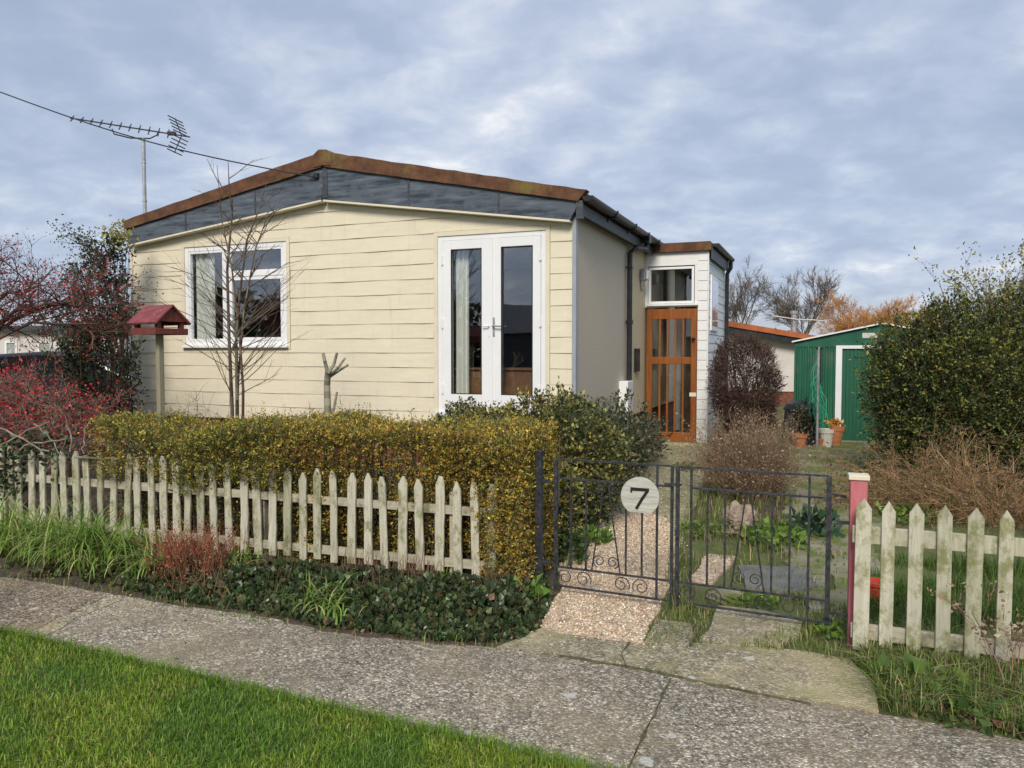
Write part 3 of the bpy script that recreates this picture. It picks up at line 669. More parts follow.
def curtain(u0, u1, z0, z1, y, waves=5, amp=.018):
    m = MB(); n = waves*8
    for i in range(n+1):
        u = u0+(u1-u0)*i/n; yy_ = y+amp*math.sin(i/8*2*math.pi)
        m.v += [Vector((u, yy_, z0)), Vector((u+.004*math.sin(i), yy_+.004, z1))]
    m.f = [(2*i, 2*i+2, 2*i+3, 2*i+1) for i in range(n)]; 
    k = len(m.v); m.v += [p+Vector((0, .003, 0)) for p in m.v]; m.f += [tuple(q+k for q in f) for f in m.f[:n]]; return m
cu0, cu1 = gab(195, 300)[0], gab(208, 300)[0]; print('curtain', cu0, cu1, wu0, mu)
o = build(curtain(cu0-.06, cu1+.04, wz0-.1, wz1+.05, .09, 3), 'net_curtain', M['curtain'], B, smooth=True)
M['blind'] = pmat('grey_blind', (.22, .22, .22), (.28, .28, .28), 6, .8, .1)
mb = MB()
for k in range(3): mb.add([(mu+.02, .2, wz1-.22-.17*k), (wu1+.02, .2, wz1-.22-.14*k), (wu1+.02, .24, wz1-.40-.14*k), (mu+.02, .24, wz1-.40-.17*k), (mu+.02, .205, wz1-.22-.17*k), (wu1+.02, .205, wz1-.22-.14*k), (wu1+.02, .245, wz1-.40-.14*k), (mu+.02, .245, wz1-.40-.17*k)], [(0, 1, 2, 3), (4, 5, 6, 7)])
build(mb, 'folded_blind', M['slatedark'], B)
# french doors
build(trim(du0, du1, dz0, dz1, False), 'door_surround', M['creamtrim'], B, bevel=.002)
DF = build(frame(MB(), du0, du1, dz0, dz1, .055, -.006, .07, .05), 'french_doors', M['white'], B, bevel=.004)
mid = gab(492, 300)[0]
gl = [(gab(451.5, 300)[0], gab(482, 300)[0]), (gab(501.5, 300)[0], gab(533, 300)[0])]; gt = gab(466, 249)[1]; gbz = gab(466, 394)[1]
for n_, (a, b) in enumerate(((du0+.058, mid-.002), (mid+.002, du1-.058))):
    g0, g1 = gl[n_]; mb = MB(); zt, zb2 = dz1-.058, dz0+.052
    mb.bx(a, g0, -.014, .05, zb2, zt); mb.bx(g1, b, -.014, .05, zb2, zt); mb.bx(g0, g1, -.014, .05, gt, zt); mb.bx(g0, g1, -.014, .05, zb2, gbz)
    lf = build(mb, 'door_leaf', M['white'], DF, bevel=.005)
    build(MB().bx(g0+.001, g1-.001, .014, .02, gbz+.001, gt-.001), 'pane', M['glass'], lf)
    m2 = frame(MB(), g0, g1, gbz, gt, .008, -.017, .012); build(m2, 'glazing_gasket', M['black'], lf)
    hu = a+.006 if n_ == 0 else b-.006
    for hz_ in (dz0+.28, dz0+1.05, dz1-.28):
        build(MB().tube([(hu, -.022, hz_-.06), (hu, -.022, hz_+.06)], .011, 10).bx(hu-.02, hu+.02, -.018, -.012, hz_-.05, hz_+.05), 'hinge', M['white'], lf, bevel=.002)
    if n_ == 1:
        hz_ = gab(497, 326)[1]; h = MB().bx(mid+.012, mid+.042, -.022, -.012, hz_-.12, hz_+.10); h.tube([(mid+.027, -.02, hz_), (mid+.027, -.06, hz_), (mid+.14, -.065, hz_-.005)], .010, 8)
        build(h, 'handle', M['galv'], lf, bevel=.002)
    else:
        hz_ = gab(497, 326)[1]; h = MB().bx(mid-.04, mid-.014, -.020, -.012, hz_-.12, hz_+.10); h.tube([(mid-.027, -.02, hz_), (mid-.027, -.05, hz_), (mid-.10, -.055, hz_)], .009, 8); build(h, 'handle', M['white'], lf, bevel=.002)
mb = MB().bx(mid-.018, mid+.018, -.026, -.0145, dz0+.06, dz1-.06); build(mb, 'astragal', M['white'], DF, bevel=.004)
build(MB().bx(du0-.03, du1+.03, -.06, -.007, dz0-.035, dz0-.002), 'threshold', M['white'], DF, bevel=.004)
build(curtain(gl[0][0]-.0, gl[0][0]+.17, dz0, dz1, .12, 3, .025), 'net_curtain', M['curtain'], B, smooth=True)
C1 = thing('sideboard', 'brown wooden sideboard inside the house, just behind the french door glass', 'sideboard', A+U*(-1.05)+V*.42+Vector((0, 0, dz0-.019)), -AX)
mb = MB().bx(-.75, .55, -.2, .22, .04, .52); build(mb, 'cabinet_body', M['darkwood'], C1, bevel=.008)
build(MB().bx(-.78, .58, -.23, .24, .52, .545), 'cabinet_top', M['darkwood'], C1, bevel=.004)
for x in (-.7, .5):
    for y in (-.15, .17): build(MB().bx(x-.02, x+.02, y-.02, y+.02, 0, .04), 'leg', M['darkwood'], C1)
for x in (-.73, -.10): build(MB().bx(x, x+.60, -.216, -.202, .06, .44), 'cabinet_door', M['darkwood'], C1, bevel=.004)
L1 = thing('table_lamp', 'small lamp with pale shade on the sideboard, seen through the right french door', 'lamp', A+U*(-.55)+V*.45+Vector((0, 0, dz0+.526)), -AX)
build(MB().lathe([(.05, 0), (.05, .015), (.015, .04), (.03, .12), (.012, .2), (.008, .3)], n=14), 'lamp_base', M['terracotta'], L1)
build(MB().lathe([(.10, .28), (.06, .45)], n=18), 'lamp_shade', M['cloudywhite'], L1)
# small fittings on the side wall
lv, lz = sid(640.5, 275); 
LA = build(MB().bx(0, .09, lv-.06, lv+.06, lz-.09, lz+.09), 'wall_lamp', M['galv'], B, bevel=.02)
build(MB().bx(.088, .125, lv-.045, lv+.045, lz-.07, lz+.07), 'diffuser', M['white'], LA, bevel=.015)
build(MB().tube([(.004, lv-.03, lz-.09), (.01, lv-.02, lz-.2), (.01, lv+.05, lz-.23), (.004, lv+.12, lz-.21)], .005, 6), 'cable', M['black'], LA)
mv, mz = sid(635.5, 360); build(MB().bx(0, .05, mv-.09, mv+.09, mz-.17, mz+.17), 'letterbox', M['black'], B, bevel=.01)
bv, bz = sid(625.5, 397, .06); build(MB().bx(.004, .13, bv-.16, bv+.16, bz-.2, bz+.22), 'meter_box', M['white'], B, bevel=.01)
# bracket and cable at the gable apex
hk = MB(); hu_, hz2 = gab(317, 176, vf); hk.bx(hu_-.03, hu_+.03, vf-.035, vf+.005, hz2-.03, hz2+.03); hk.tube([(hu_, vf-.03, hz2), (hu_-.06, vf-.06, hz2+.02), (hu_-.10, vf-.05, hz2)], .008, 6)
build(hk, 'cable_bracket', M['black'], B)
# ------------------------------------------------------------------ porch
ps = sid(645, 300)[0]
def po(px, py, v=0): return gab(px, py, ps+v)
PW = po(707, 340)[0]
PO = thing('porch', 'white boarded flat-roofed side porch with orange timber door and brown roof edge', 'porch', A+V*ps, -AX)
dpx0, dpx1 = po(646.5, 380)[0], po(696.5, 380)[0]; pz0, pz1 = po(672, 441)[1], po(672, 309)[1]
pt0, pt1 = po(657, 252)[1], po(704, 252.5)[1]; ptop = (pt0+pt1)/2
w0, w1_ = po(648.5, 300)[0], po(694, 300)[0]; wz0p, wz1p = po(672, 303.5)[1], po(672, 267)[1]
print('porch', ps, PW, dpx0, dpx1, pz0, pz1, ptop)
gz0 = .12
mb = MB()
# white boards: right pier, lintel parts
def boards(m, axis, a0, a1, z0, z1, sign, off, p=.105, ph=0):
    n = int(round((z1-z0)/p)); p = (z1-z0)/n
    for i in range(n):
        za, zb_ = z0+i*p, z0+(i+1)*p
        for k_, (q0, q1, d0_, d1_) in enumerate(((za, za+.012, .002, .010), (za+.012, zb_, .014, .008))):
            if axis == 'u': vs = [(a0, -off-d0_, q0), (a1, -off-d0_, q0), (a1, -off-d1_, q1), (a0, -off-d1_, q1)]+[(a0, -off, q0), (a1, -off, q0), (a1, -off, q1), (a0, -off, q1)]
            else: vs = [(off+d0_, a0, q0), (off+d0_, a1, q0), (off+d1_, a1, q1), (off+d1_, a0, q1)]+[(off, a0, q0), (off, a1, q0), (off, a1, q1), (off, a0, q1)]
            m.add(vs, [(0, 1, 2, 3), (0, 4, 5, 1), (3, 2, 6, 7), (0, 3, 7, 4), (1, 5, 6, 2)])
boards(mb, 'u', dpx1+.012, PW, gz0, ptop, -1, 0, .15)
build(mb, 'front_boards', M['whiteboard'], PO)
mb = MB().bx(dpx1+.006, PW-.012, .0, .08, gz0, ptop); mb.bx(.0, dpx1+.006, -.008, .07, wz1p+.02, ptop); mb.bx(0, dpx1+.006, -.004, .07, pz1+.03, wz0p-.01); mb.bx(0, w0-.01, -.006, .07, wz0p-.01, wz1p+.02); mb.bx(w1_+.01, dpx1+.006, -.006, .07, wz0p-.01, wz1p+.02)
build(mb, 'front_wall', M['whiteboard'], PO)
PL = sid(724, 300, PW)[0]-ps
print('porch len', PL)
mb = MB(); boards(mb, 'v', .0, PL, gz0, ptop-.05, 1, PW, .13); mb.bx(PW-.08, PW, .08, PL, gz0, ptop-.05); build(mb, 'side_boards', M['whiteboard'], PO)
mb = MB().bx(.1, PW-.08, PL-.08, PL, gz0, ptop); build(mb, 'rear_wall', M['whiteboard'], PO)
mb = MB().bx(PW+.002, PW+.02, -.018, .03, gz0, ptop); build(mb, 'corner_trim', M['white'], PO, bevel=.003)
ct = po(680, 243)[1]
mb = MB().bx(.13, PW+.06, -.05, PL+.05, ptop+.01, ct-.02); build(mb, 'roof', M['slatedark'], PO)
mb = MB().bx(.135, PW+.05, -.07, -.03, ptop-.002, ct); build(mb, 'roof_capping', M['rust'], PO, bevel=.01)
g2 = build(halfgutter(PW+.12, -.06, PL+.06, ct-.04, .05), 'gutter', M['black'], PO)
build(MB().bx(PW+.05, PW+.072, -.03, PL+.05, ptop-.12, ct-.03), 'eave_fascia', M['slatedark'], PO)
build(MB().tube([(PW+.12, PL-.1, ct-.09), (PW+.12, PL-.1, ct-.2), (PW+.06, PL-.1, ct-.3), (PW+.06, PL-.1, gz0+.05)], .034, 10), 'downpipe', M['black'], PO)
WP = build(frame(MB(), w0, w1_, wz0p, wz1p, .035, -.012, .05), 'transom_window', M['white'], PO, bevel=.003)
build(MB().bx(w0+.036, w1_-.036, .015, .02, wz0p+.036, wz1p-.036), 'pane', M['glass'], WP)
build(MB().bx(w0-.02, dpx1+.02, -.05, -.009, wz0p-.035, wz0p-.005), 'sill', M['white'], PO, bevel=.003)
sw0, sw1 = sid(709.5, 300, PW)[0]-ps, sid(716, 300, PW)[0]-ps; swz0, swz1 = sid(712, 331, PW)[1], sid(712, 276, PW)[1]
SW = build(MB().bx(PW+.012, PW+.035, sw0, sw1, swz0, swz1), 'side_window', M['white'], PO, bevel=.003)
build(MB().bx(PW+.0355, PW+.038, sw0+.07, sw1-.07, swz0+.07, swz1-.07), 'pane', M['glass'], SW)
# timber door
D = thing('porch_door_root', None, None); bpy.data.objects.remove(D)
st = .085; lo, hi = pz0, pz1; zm0, zm1 = po(672, 364)[1], po(672, 357)[1]; zt = po(672, 319)[1]; zbt = po(672, 432)[1]
mb = MB().bx(dpx0, dpx0+st, -.02, .025, lo, hi); mb.bx(dpx1-st, dpx1, -.02, .025, lo, hi); mb.bx(dpx0+st, dpx1-st, -.02, .025, zt, hi); mb.bx(dpx0+st, dpx1-st, -.02, .025, lo, zbt); mb.bx(dpx0+st, dpx1-st, -.02, .025, zm0, zm1)
n_ = 4; uu = np.linspace(dpx0+st, dpx1-st, n_+2)[1:-1]
for u in uu: mb.bx(u-.014, u+.014, -.014, .02, zbt, zm0); mb.bx(u-.014, u+.014, -.014, .02, zm1, zt)
TD = build(mb, 'door', M['oak'], PO, bevel=.004)
build(MB().bx(dpx0+st+.001, dpx1-st-.001, .003, .008, zbt+.001, zm0-.001).bx(dpx0+st+.001, dpx1-st-.001, .003, .008, zm1+.001, zt-.001), 'glazing', M['glass'], TD)
hz3 = po(692, 339)[1]; build(MB().lathe([(.0, 0), (.03, 0), (.03, .008), (.012, .012), (.012, .035), (.028, .045), (.02, .06)], n=14) if 0 else MB().tube([(dpx1-.045, -.02, hz3), (dpx1-.045, -.06, hz3), (dpx1-.045, -.075, hz3-.01)], [.028, .014, .026], 12), 'handle', M['black'], TD)
lz3 = po(692, 394.5)[1]; build(MB().bx(dpx1-.10, dpx1+.0, -.03, -.021, lz3-.03, lz3+.03), 'letter_plate', M['creamtrim'], TD, bevel=.003)
build(MB().bx(.0, PW-.0, -.25, .09, gz0, pz0-.006) if pz0-gz0 > .02 else MB().bx(0, PW, -.02, .09, 0, .15), 'door_step', M['gardenpath'], PO, bevel=.01)
build(MB().bx(.3, PW-.1, 1.5, 1.54, gz0+.05, ptop-.1), 'inner_partition', M['interior'], PO)
# ------------------------------------------------------------------ left picket fence
FA = P(44, 534, 6.55); FB = P(439, 577, 5.3); FA.z = FB.z = 0
fd = (FB-FA).normalized(); fn = Vector((-fd.y, fd.x, 0))      # fn points away from the camera
if fn.y < 0: fn = -fn
def onf(px, off=0.):             # distance along the fence line for a pixel column
    d = ray(px, 500); o = FA+fn*off; t = (o-CAM).dot(fn)/d.dot(fn); p = CAM+d*t; return (p-FA).dot(fd)
frz = math.atan2(fd.y, fd.x)
FE = thing('picket_fence', 'long weathered cream picket fence half buried in the yellow hedge', 'fence', FA, frz)
pxs = [3, 12, 20, 32, 43, 54, 65, 77, 88, 100, 113, 126, 138, 152, 164, 177, 187, 201, 214, 229, 244, 258, 272, 287, 303, 317, 334, 351, 368, 384.5, 402, 420, 439, 458, 476, 491]
r = random.Random(11)
def picket(w, h, z0, lean, th=.018, pointy=.06):
    m = MB(); x = w/2; pts = []
    for z in np.linspace(0, h-pointy, 7): pts.append((x+r.uniform(-.0025, .0025), z))
    pts += [(r.uniform(-.006, .006)+.012, h-.006), (r.uniform(-.006, .006)-.010, h)]
    for z in np.linspace(h-pointy, 0, 7): pts.append((-x+r.uniform(-.0025, .0025), z))
    m.prism([(a+lean*b, -th/2, z0+b) for a, b in pts], (0, th, 0)); return m
for i, x in enumerate(pxs):
    u = onf(x); h = .715-.055*min(1, x/440)+r.uniform(-.025, .015)
    m = picket(.066+r.uniform(-.008, .006), h, .05+r.uniform(-.015, .02), r.uniform(-.03, .03) + (.05 if x in (126, 187) else 0))
    m.v = [p+Vector((u, r.uniform(-.006, .004), 0)) for p in m.v]
    o = build(m, 'picket', M['picket'], FE, bevel=.004)
ul, ur = onf(-30), onf(495)
for z, nm in ((.50, 'rail'), (.13, 'rail')):
    m = MB(); n = 14
    for k in range(n):
        a, b = ul+(ur-ul)*k/n, ul+(ur-ul)*(k+1)/n
        if z > .3 and k in (4, 9): pass
        m.bx(a, b-.0, .012, .036, z-.03+r.uniform(-.003, .003), z+.03+r.uniform(-.003, .003))
    build(m, 'rail', M['rail'], FE)
for x in (60, 262, 455):
    u = onf(x, .06); m = MB().bx(u-.035, u+.035, .038, .11, 0, .62); build(m, 'post', M['rail'], FE, bevel=.006)
# ------------------------------------------------------------------ golden hedge behind it
HY = [(.52, .36, .045), (.40, .31, .05), (.28, .25, .06), (.15, .175, .05), (.62, .44, .06), (.30, .20, .06), (.12, .14, .045)]
HYw = [2.2, 3.0, 3, 2.8, .8, 2.0, 1.4]
h0, h1 = onf(128, .3), onf(541, .25)
def hedge_pts(n):
    t = rng.random(n); u = h0+(h1-h0)*t; zt_ = 1.01+.04*t; W = .62
    side = rng.random(n); y = rng.random(n)*W; z = rng.random(n)*zt_
    dep = np.abs(rng.normal(0, .10, n))
    out = np.zeros((n, 3))
    a = side < .42; y[a] = dep[a]; out[a, 1] = -1
    b = (side >= .42) & (side < .78); z[b] = zt_[b]-dep[b]*.8; out[b, 2] = 1
    c = (side >= .78) & (side < .88); y[c] = W-dep[c]; out[c, 1] = 1
    e = (side >= .88) & (side < .95); u[e] = h1-dep[e]; out[e, 0] = 1
    p = np.stack([u, y, z], 1)
    # the face swells out above the pickets and at the gate end
    sw = np.interp(u, [h0, h0+.5, onf(290), onf(470), onf(500), h1], [.22, .28, .22, .08, .26, .28])
    low = np.interp(u, [onf(285), onf(300), onf(468), onf(486)], [.60, .78, .78, .0]); low = np.where(u < onf(285), .585+.06*np.sin(u*7), low)
    k = 1/(1+np.exp(-(z-low)/.04)); front = np.exp(-y/.25)
    y2 = y+.07-sw*k*front+sines(p*1.0, .022, 4, 5)*front
    z2 = z*(1+sines(p, .018, 5, 6)) - .10*np.exp(-((u-onf(180))/.25)**2)*(z > .7) + .02*np.sin(u*3)
    # thin low down, where the stems show and the inside is dark
    keep = (rng.random(n) < np.where((z < .5) & (u < onf(485)), np.where(u > onf(285), .6, .30)+.35*(sines(p, .5, 4, 9) > .1), 1)) & (z2 > .03)
    edge = rng.random(n) < np.clip((u-h0)/.2, .15, 1)
    w = np.array(FA)[None]+np.outer(u, np.array(fd))+np.outer(y2, np.array(fn)); w[:, 2] = z2
    od = np.outer(out[:, 0], np.array(fd))+np.outer(out[:, 1], np.array(fn)); od[:, 2] = out[:, 2]
    m = keep & edge; return w[m], od[m], p[m]
am = AM(); twh = AM(); w_, o_, p_ = hedge_pts(30000)
s_ = sines(w_, 1, 2.3, 44)+sines(w_, .6, 9, 45); ok_ = (s_+rng.normal(0, .5, len(s_))) > -1.7; w_, o_ = w_[ok_], o_[ok_]
gg = np.clip(sines(w_, .5, 1.6, 46)+.5, 0, 1)[:, None]; fl_ = (1-gg)*np.array([[.78, .98, .95]])+gg*np.array([[1.12, 1.02, .9]])
shoots(am, w_, o_, .0165, HY, .045, 6, .62, .26, HYw, .25, (twh, .0012, [(.15, .125, .085), (.10, .085, .06)]), fl_, .35, [(.62, .44, .06), (.5, .42, .10), (.7, .5, .12)])
w2, o2, p2 = hedge_pts(34000); leaves(am, w2, .018, HY, o2, .62, .26, HYw, .4, .15)
tpz = w_[(o_[:, 2] > .5) & (rng.random(len(w_)) < .05)]; shoots(am, tpz+np.array([0, 0, .03]), np.tile([0, 0, 1.], (len(tpz), 1)), .015, HY, .09, 8, .55, .2, HYw, .6, (twh, .0013, [(.18, .12, .07)]))
HG = abuild(am, 'hedge_tmp', M['leaf']); 
HD = thing('clipped_hedge', 'clipped golden-yellow small-leaved hedge along the picket fence', 'hedge', FA+fd*(h0+h1)/2+fn*.3, frz)
def reparent(o, par, name):
    mw = Matrix.Translation(o.location); inv = chainmat(par).inverted(); o.data.transform(inv @ mw); o.location = (0, 0, 0); o.parent = par; o.name = name
reparent(HG, HD, 'foliage')
abuild(twh, 'twigs', M['twig'], HD)
segs = []
for k in range(520):
    u = random.uniform(h0, h1); y = random.uniform(.12, .55); p = FA+fd*u+fn*(y+.05); 
    q = p+Vector((random.gauss(0, .08), random.gauss(0, .08), random.uniform(.5, 1.0))); mid_ = (p+q)/2+Vector((random.gauss(0, .03), random.gauss(0, .03), 0)); mid_.z = q.z*.5
    segs += [(tuple(p), tuple(mid_), .007, .005), (tuple(mid_), tuple(q), .005, .002)]
    for j in range(3):
        s = mid_.lerp(q, random.random()); e = s+Vector((random.gauss(0, .07), random.gauss(0, .07), .07)); segs.append((tuple(s), tuple(e), .002, .001))
am = AM(); sticks(am, segs, [(.085, .075, .055), (.13, .115, .085)], 4); abuild(am, 'stems', M['twig'], HD)
for c in HD.children:
    c.data.update()
# ------------------------------------------------------------------ leafy shrubs
def shrub(name, label, cat, blobs, n, size, pal, base, wts=None, mat='leaf', stems=60, sc_=(.09, .07, .05), group=None, thr=-.25, clf=6, jit=.24, aspect=.55, shell=.5, lump=.10, zmin=.02, up=.3, stem_r=.010, shoot=.11, tipc=None, tipf=0, per=8):
    T_ = thing(name, label, cat, base, 0, group); am = AM(); tw_ = AM(); vol = sum(b[1][0]*b[1][2] for b in blobs); base = Vector(base)
    for i, (c, rad) in enumerate(blobs):
        k = int(n*rad[0]*rad[2]/vol); p, d = blob_pts(c, rad, k, lump, 3.2, 10+i*7+len(name), shell, zmin+gz(c[1])); 
        p, d = clump(p, d, 3+i, clf, thr); h_ = len(p)*2//3
        f_ = np.clip(sines(p, .5, 2.6, 60+i)+.5, 0, 1)[:, None]; f_ = (1-f_)*np.array([[.72, .8, .85]])+f_*np.array([[1.2, 1.12, .95]])
        if shoot:
            b_ = p[:h_:per]; shoots(am, b_-d[:h_:per]*shoot*.4, d[:h_:per], size*.9, pal, shoot, per, aspect, jit, wts, up+.15, (tw_, .0018, [sc_, tuple(x*1.5 for x in sc_)]), f_[:h_:per], tipf, tipc)
            p, d, f_ = p[h_:], d[h_:], f_[h_:]
        leaves(am, p, size, None, d, aspect, 0, None, .3, up, color=cols(len(p), pal, jit, wts)*f_)
    abuild(am, 'foliage', M[mat], T_)
    if shoot: abuild(tw_, 'twigs', M['twig'], T_)
    segs = []
    for k in range(stems):
        c, rad = blobs[random.randrange(len(blobs))]; c = Vector(c); a = random.uniform(0, 6.28)
        s = Vector((base.x*.3+c.x*.7+random.gauss(0, .08), base.y*.3+c.y*.7+random.gauss(0, .08), gz(c.y))); e = c+Vector((math.cos(a)*rad[0]*.85, math.sin(a)*rad[1]*.85, random.uniform(-.2, .85)*rad[2]))
        m = s.lerp(e, .5)+Vector((random.gauss(0, .05), random.gauss(0, .05), random.gauss(.05, .05)))
        segs += [(tuple(s), tuple(m), stem_r, stem_r*.6), (tuple(m), tuple(e), stem_r*.6, stem_r*.2)]
    am = AM(); sticks(am, segs, [sc_, tuple(x*1.5 for x in sc_)], 4); abuild(am, 'stems', M['twig'], T_)
    return T_
VG = [(.06, .08, .028), (.10, .12, .04), (.14, .155, .05), (.04, .055, .022), (.36, .32, .08), (.25, .24, .08), (.05, .065, .035)]
shrub('variegated_shrub', 'rounded green and yellow variegated shrub spilling over the path beside the gate', 'shrub',
      [((.33, 6.85, .58), (.72, .58, .66)), ((.62, 7.6, .5), (.44, .6, .62)), ((-.20, 6.7, .55), (.45, .45, .58)), ((.26, 6.15, .32), (.30, .36, .44)), ((-.42, 7.0, .62), (.36, .4, .5))], 80000, .034, VG, (.45, 6.7, gz(6.7)), [2.5, 3, 2.5, 2.5, 2.6, 2.6, 1.6], 'leaf', thr=-1.0, lump=.05, shell=.45, shoot=.09, tipc=[(.42, .36, .09), (.34, .32, .12)], tipf=.75, up=.05)
GG = [(.10, .12, .07), (.14, .16, .09), (.06, .08, .04), (.2, .21, .13), (.09, .085, .05)]
shrub('grey_green_shrub', 'loose grey-green shrub against the beige side wall below the white meter box', 'shrub',
      [((1.15, 8.5, .52), (.34, .5, .52)), ((1.5, 9.4, .55), (.32, .5, .42)), ((1.75, 10.1, .5), (.25, .35, .30))], 13000, .045, GG, (1.3, 8.9, gz(8.9)), None, 'leaf', thr=.0, lump=.2)
PB = [(.085, .035, .03), (.055, .028, .026), (.13, .06, .045), (.10, .075, .05), (.04, .022, .02)]
pc = P(744, 392, 10.4)
shrub('round_purple_shrub', 'dome-clipped dark purple-brown shrub beside the white porch', 'shrub', [((pc.x, pc.y, 1.13), (.47, .46, .70)), ((pc.x+.02, pc.y, .62), (.40, .40, .5))], 26000, .028, PB, (pc.x, pc.y, gz(pc.y)), None, 'leaf', stems=260, sc_=(.10, .06, .05), thr=-.5, lump=.035, shell=.35, zmin=.15)
# dense hard-clipped twig shell of the same shrub
def twigball(am, c, rad, n, L, r, pal, seed=1, zmin=.1):
    d = unit(rng.normal(0, 1, (n, 3))); k = (1-.35*rng.random(n)**2)[:, None]; p = d*k*np.array(rad)+np.array(c); m = p[:, 2] > zmin; p, d = p[m], d[m]
    e = unit(d*.9+rng.normal(0, .5, p.shape)+np.array([0, 0, .5])); L_ = L*rng.uniform(.5, 1.3, len(p))[:, None]
    sticks(am, list(zip(p-e*L_*.5, p+e*L_*.5, np.full(len(p), r), np.full(len(p), r*.5))), pal, 3)
am = AM(); twigball(am, (pc.x, pc.y, 1.13), (.48, .47, .72), 5000, .12, .0022, [(.10, .06, .05), (.15, .10, .08)]); 
abuild(am, 'twigs', M['twig'], bpy.data.objects['round_purple_shrub'])
# right hand evergreen mass
EV = [(.09, .115, .03), (.055, .08, .025), (.14, .16, .04), (.035, .055, .02), (.24, .22, .05), (.02, .035, .015), (.13, .10, .04)]
EVw = [3, 3, 2.2, 2.5, .8, 1.5, .8]
shrub('evergreen_hedge', 'tall dense evergreen hedge with yellow-green tips at the right of the shed', 'hedge',
      [((5.2, 8.5, 1.1), (1.06, .9, 1.08)), ((6.3, 8.8, 1.3), (1.2, 1.0, 1.05)), ((7.6, 8.9, 1.35), (1.4, 1.1, 1.10)), ((4.66, 8.3, 1.08), (.60, .6, 1.0)), ((5.9, 7.95, .7), (.95, .6, .75)), ((4.33, 8.35, 1.18), (.42, .5, .86)), ((9, 9, 1.4), (1.2, 1, 1.2))], 270000, .036, EV, (6.2, 8.7, gz(8.7)), EVw, 'leaf', stems=200, thr=-.75, clf=3.0, lump=.10, shell=.38, stem_r=.014, shoot=.17, tipc=[(.36, .32, .07), (.28, .29, .06), (.19, .24, .06)], tipf=.7, per=10)
# loose upright twigs and yellow leaves on its top
EH = bpy.data.objects['evergreen_hedge']; segs, tips = [], []
for k in range(30):
    x = random.choice([random.uniform(5.0, 6.0), random.uniform(5.4, 7.2)]); p = Vector((x, random.uniform(8.2, 9.0), 1.45+.35*min(1, max(0, (x-4.6)/1.2)))); 
    grow(p, (random.gauss(0, .35), random.gauss(0, .2), 1), random.uniform(.5, .85), .009, 0, dict(kids=[4, 3], depth=2, wob=.12, up=.06, taper=.4, ang=.6, ls=.45, rmin=.002, n=4), segs, tips)
am = AM(); sticks(am, segs, [(.20, .15, .09), (.3, .25, .17)], 4); abuild(am, 'bare_twigs', M['twig'], EH)
am = AM(); pt = np.repeat(np.array([t[0] for t in tips]), 5, 0)+rng.normal(0, .05, (len(tips)*5, 3)); leaves(am, pt, .04, [(.35, .28, .07), (.25, .24, .06), (.12, .15, .04), (.4, .3, .1)], None, .5); abuild(am, 'sparse_leaves', M['leaf'], EH)
# ------------------------------------------------------------------ dry brown shrub and bramble heap
def scrub(name, label, cat, c, rad, n, L, pal, r0=.0022, base=None, kids=(6, 4), arch=False, leafpal=None, nl=0, lsz=.02):
    T_ = thing(name, label, cat, base or (c[0], c[1], gz(c[1]))); segs = []; tips = []; z0 = gz(c[1])
    for k in range(n):
        a = random.uniform(0, 6.28); q = math.sqrt(random.random())
        p = (c[0]+math.cos(a)*rad[0]*q*.55, c[1]+math.sin(a)*rad[1]*q*.55, z0)
        d = Vector((math.cos(a)*rad[0]*q*(1.1 if arch else .75), math.sin(a)*rad[1]*q*.8, rad[2]*random.uniform(.4, 1)))
        grow(p, d, d.length*(.95+.1*random.random()), r0, 0, dict(kids=list(kids), depth=len(kids), wob=.10 if not arch else .16, up=-.16 if arch else .0, taper=.5, ang=.5, ls=.38, rmin=.0011, n=5, t0=.2), segs, tips)
    am = AM(); sticks(am, segs, pal, 3, .22); abuild(am, 'twigs', M['twig'], T_)
    if leafpal:
        am = AM(); idx = rng.integers(0, len(tips), nl); pt = np.array([tips[i][0] for i in idx])+rng.normal(0, .03, (nl, 3)); leaves(am, pt, lsz, leafpal, None, .5, .25); abuild(am, 'dry_leaves', M['leaf'], T_)
    return T_
dc = G(752, 508)
TAN = [(.26, .18, .11), (.34, .26, .16), (.20, .13, .08), (.30, .16, .09), (.42, .34, .23)]
scrub('dry_shrub', 'dry twiggy tan-brown shrub in the bed right of the garden path', 'shrub', (dc.x+.05, dc.y+.3, 0), (.40, .36, .74), 300, .8, TAN, leafpal=TAN, nl=7000, lsz=.022)
BR = [(.34, .20, .09), (.44, .29, .14), (.26, .15, .08), (.50, .38, .22), (.19, .12, .07)]
b0 = G(935, 545)
for i, (px, py, s) in enumerate([(905, 512, .75), (955, 520, .9), (1010, 530, .8)]):
    q = G(px, py)
    scrub('bramble_heap', ['heap of dead brown brambles nearest the flagstones, behind the short picket fence', 'heap of dead brown brambles in the middle, behind the short picket fence', 'heap of dead brown brambles at the right edge behind the short picket fence'][i], 'brambles', (q.x+.1, q.y+.2, 0), (.66*s, .42*s, .88*s), 150, .7, BR, .003, None, (5, 3), True, [(.28, .15, .08), (.2, .11, .07), (.1, .12, .04)], 1500, .03)['group'] = 'dead bramble heaps behind the short fence'
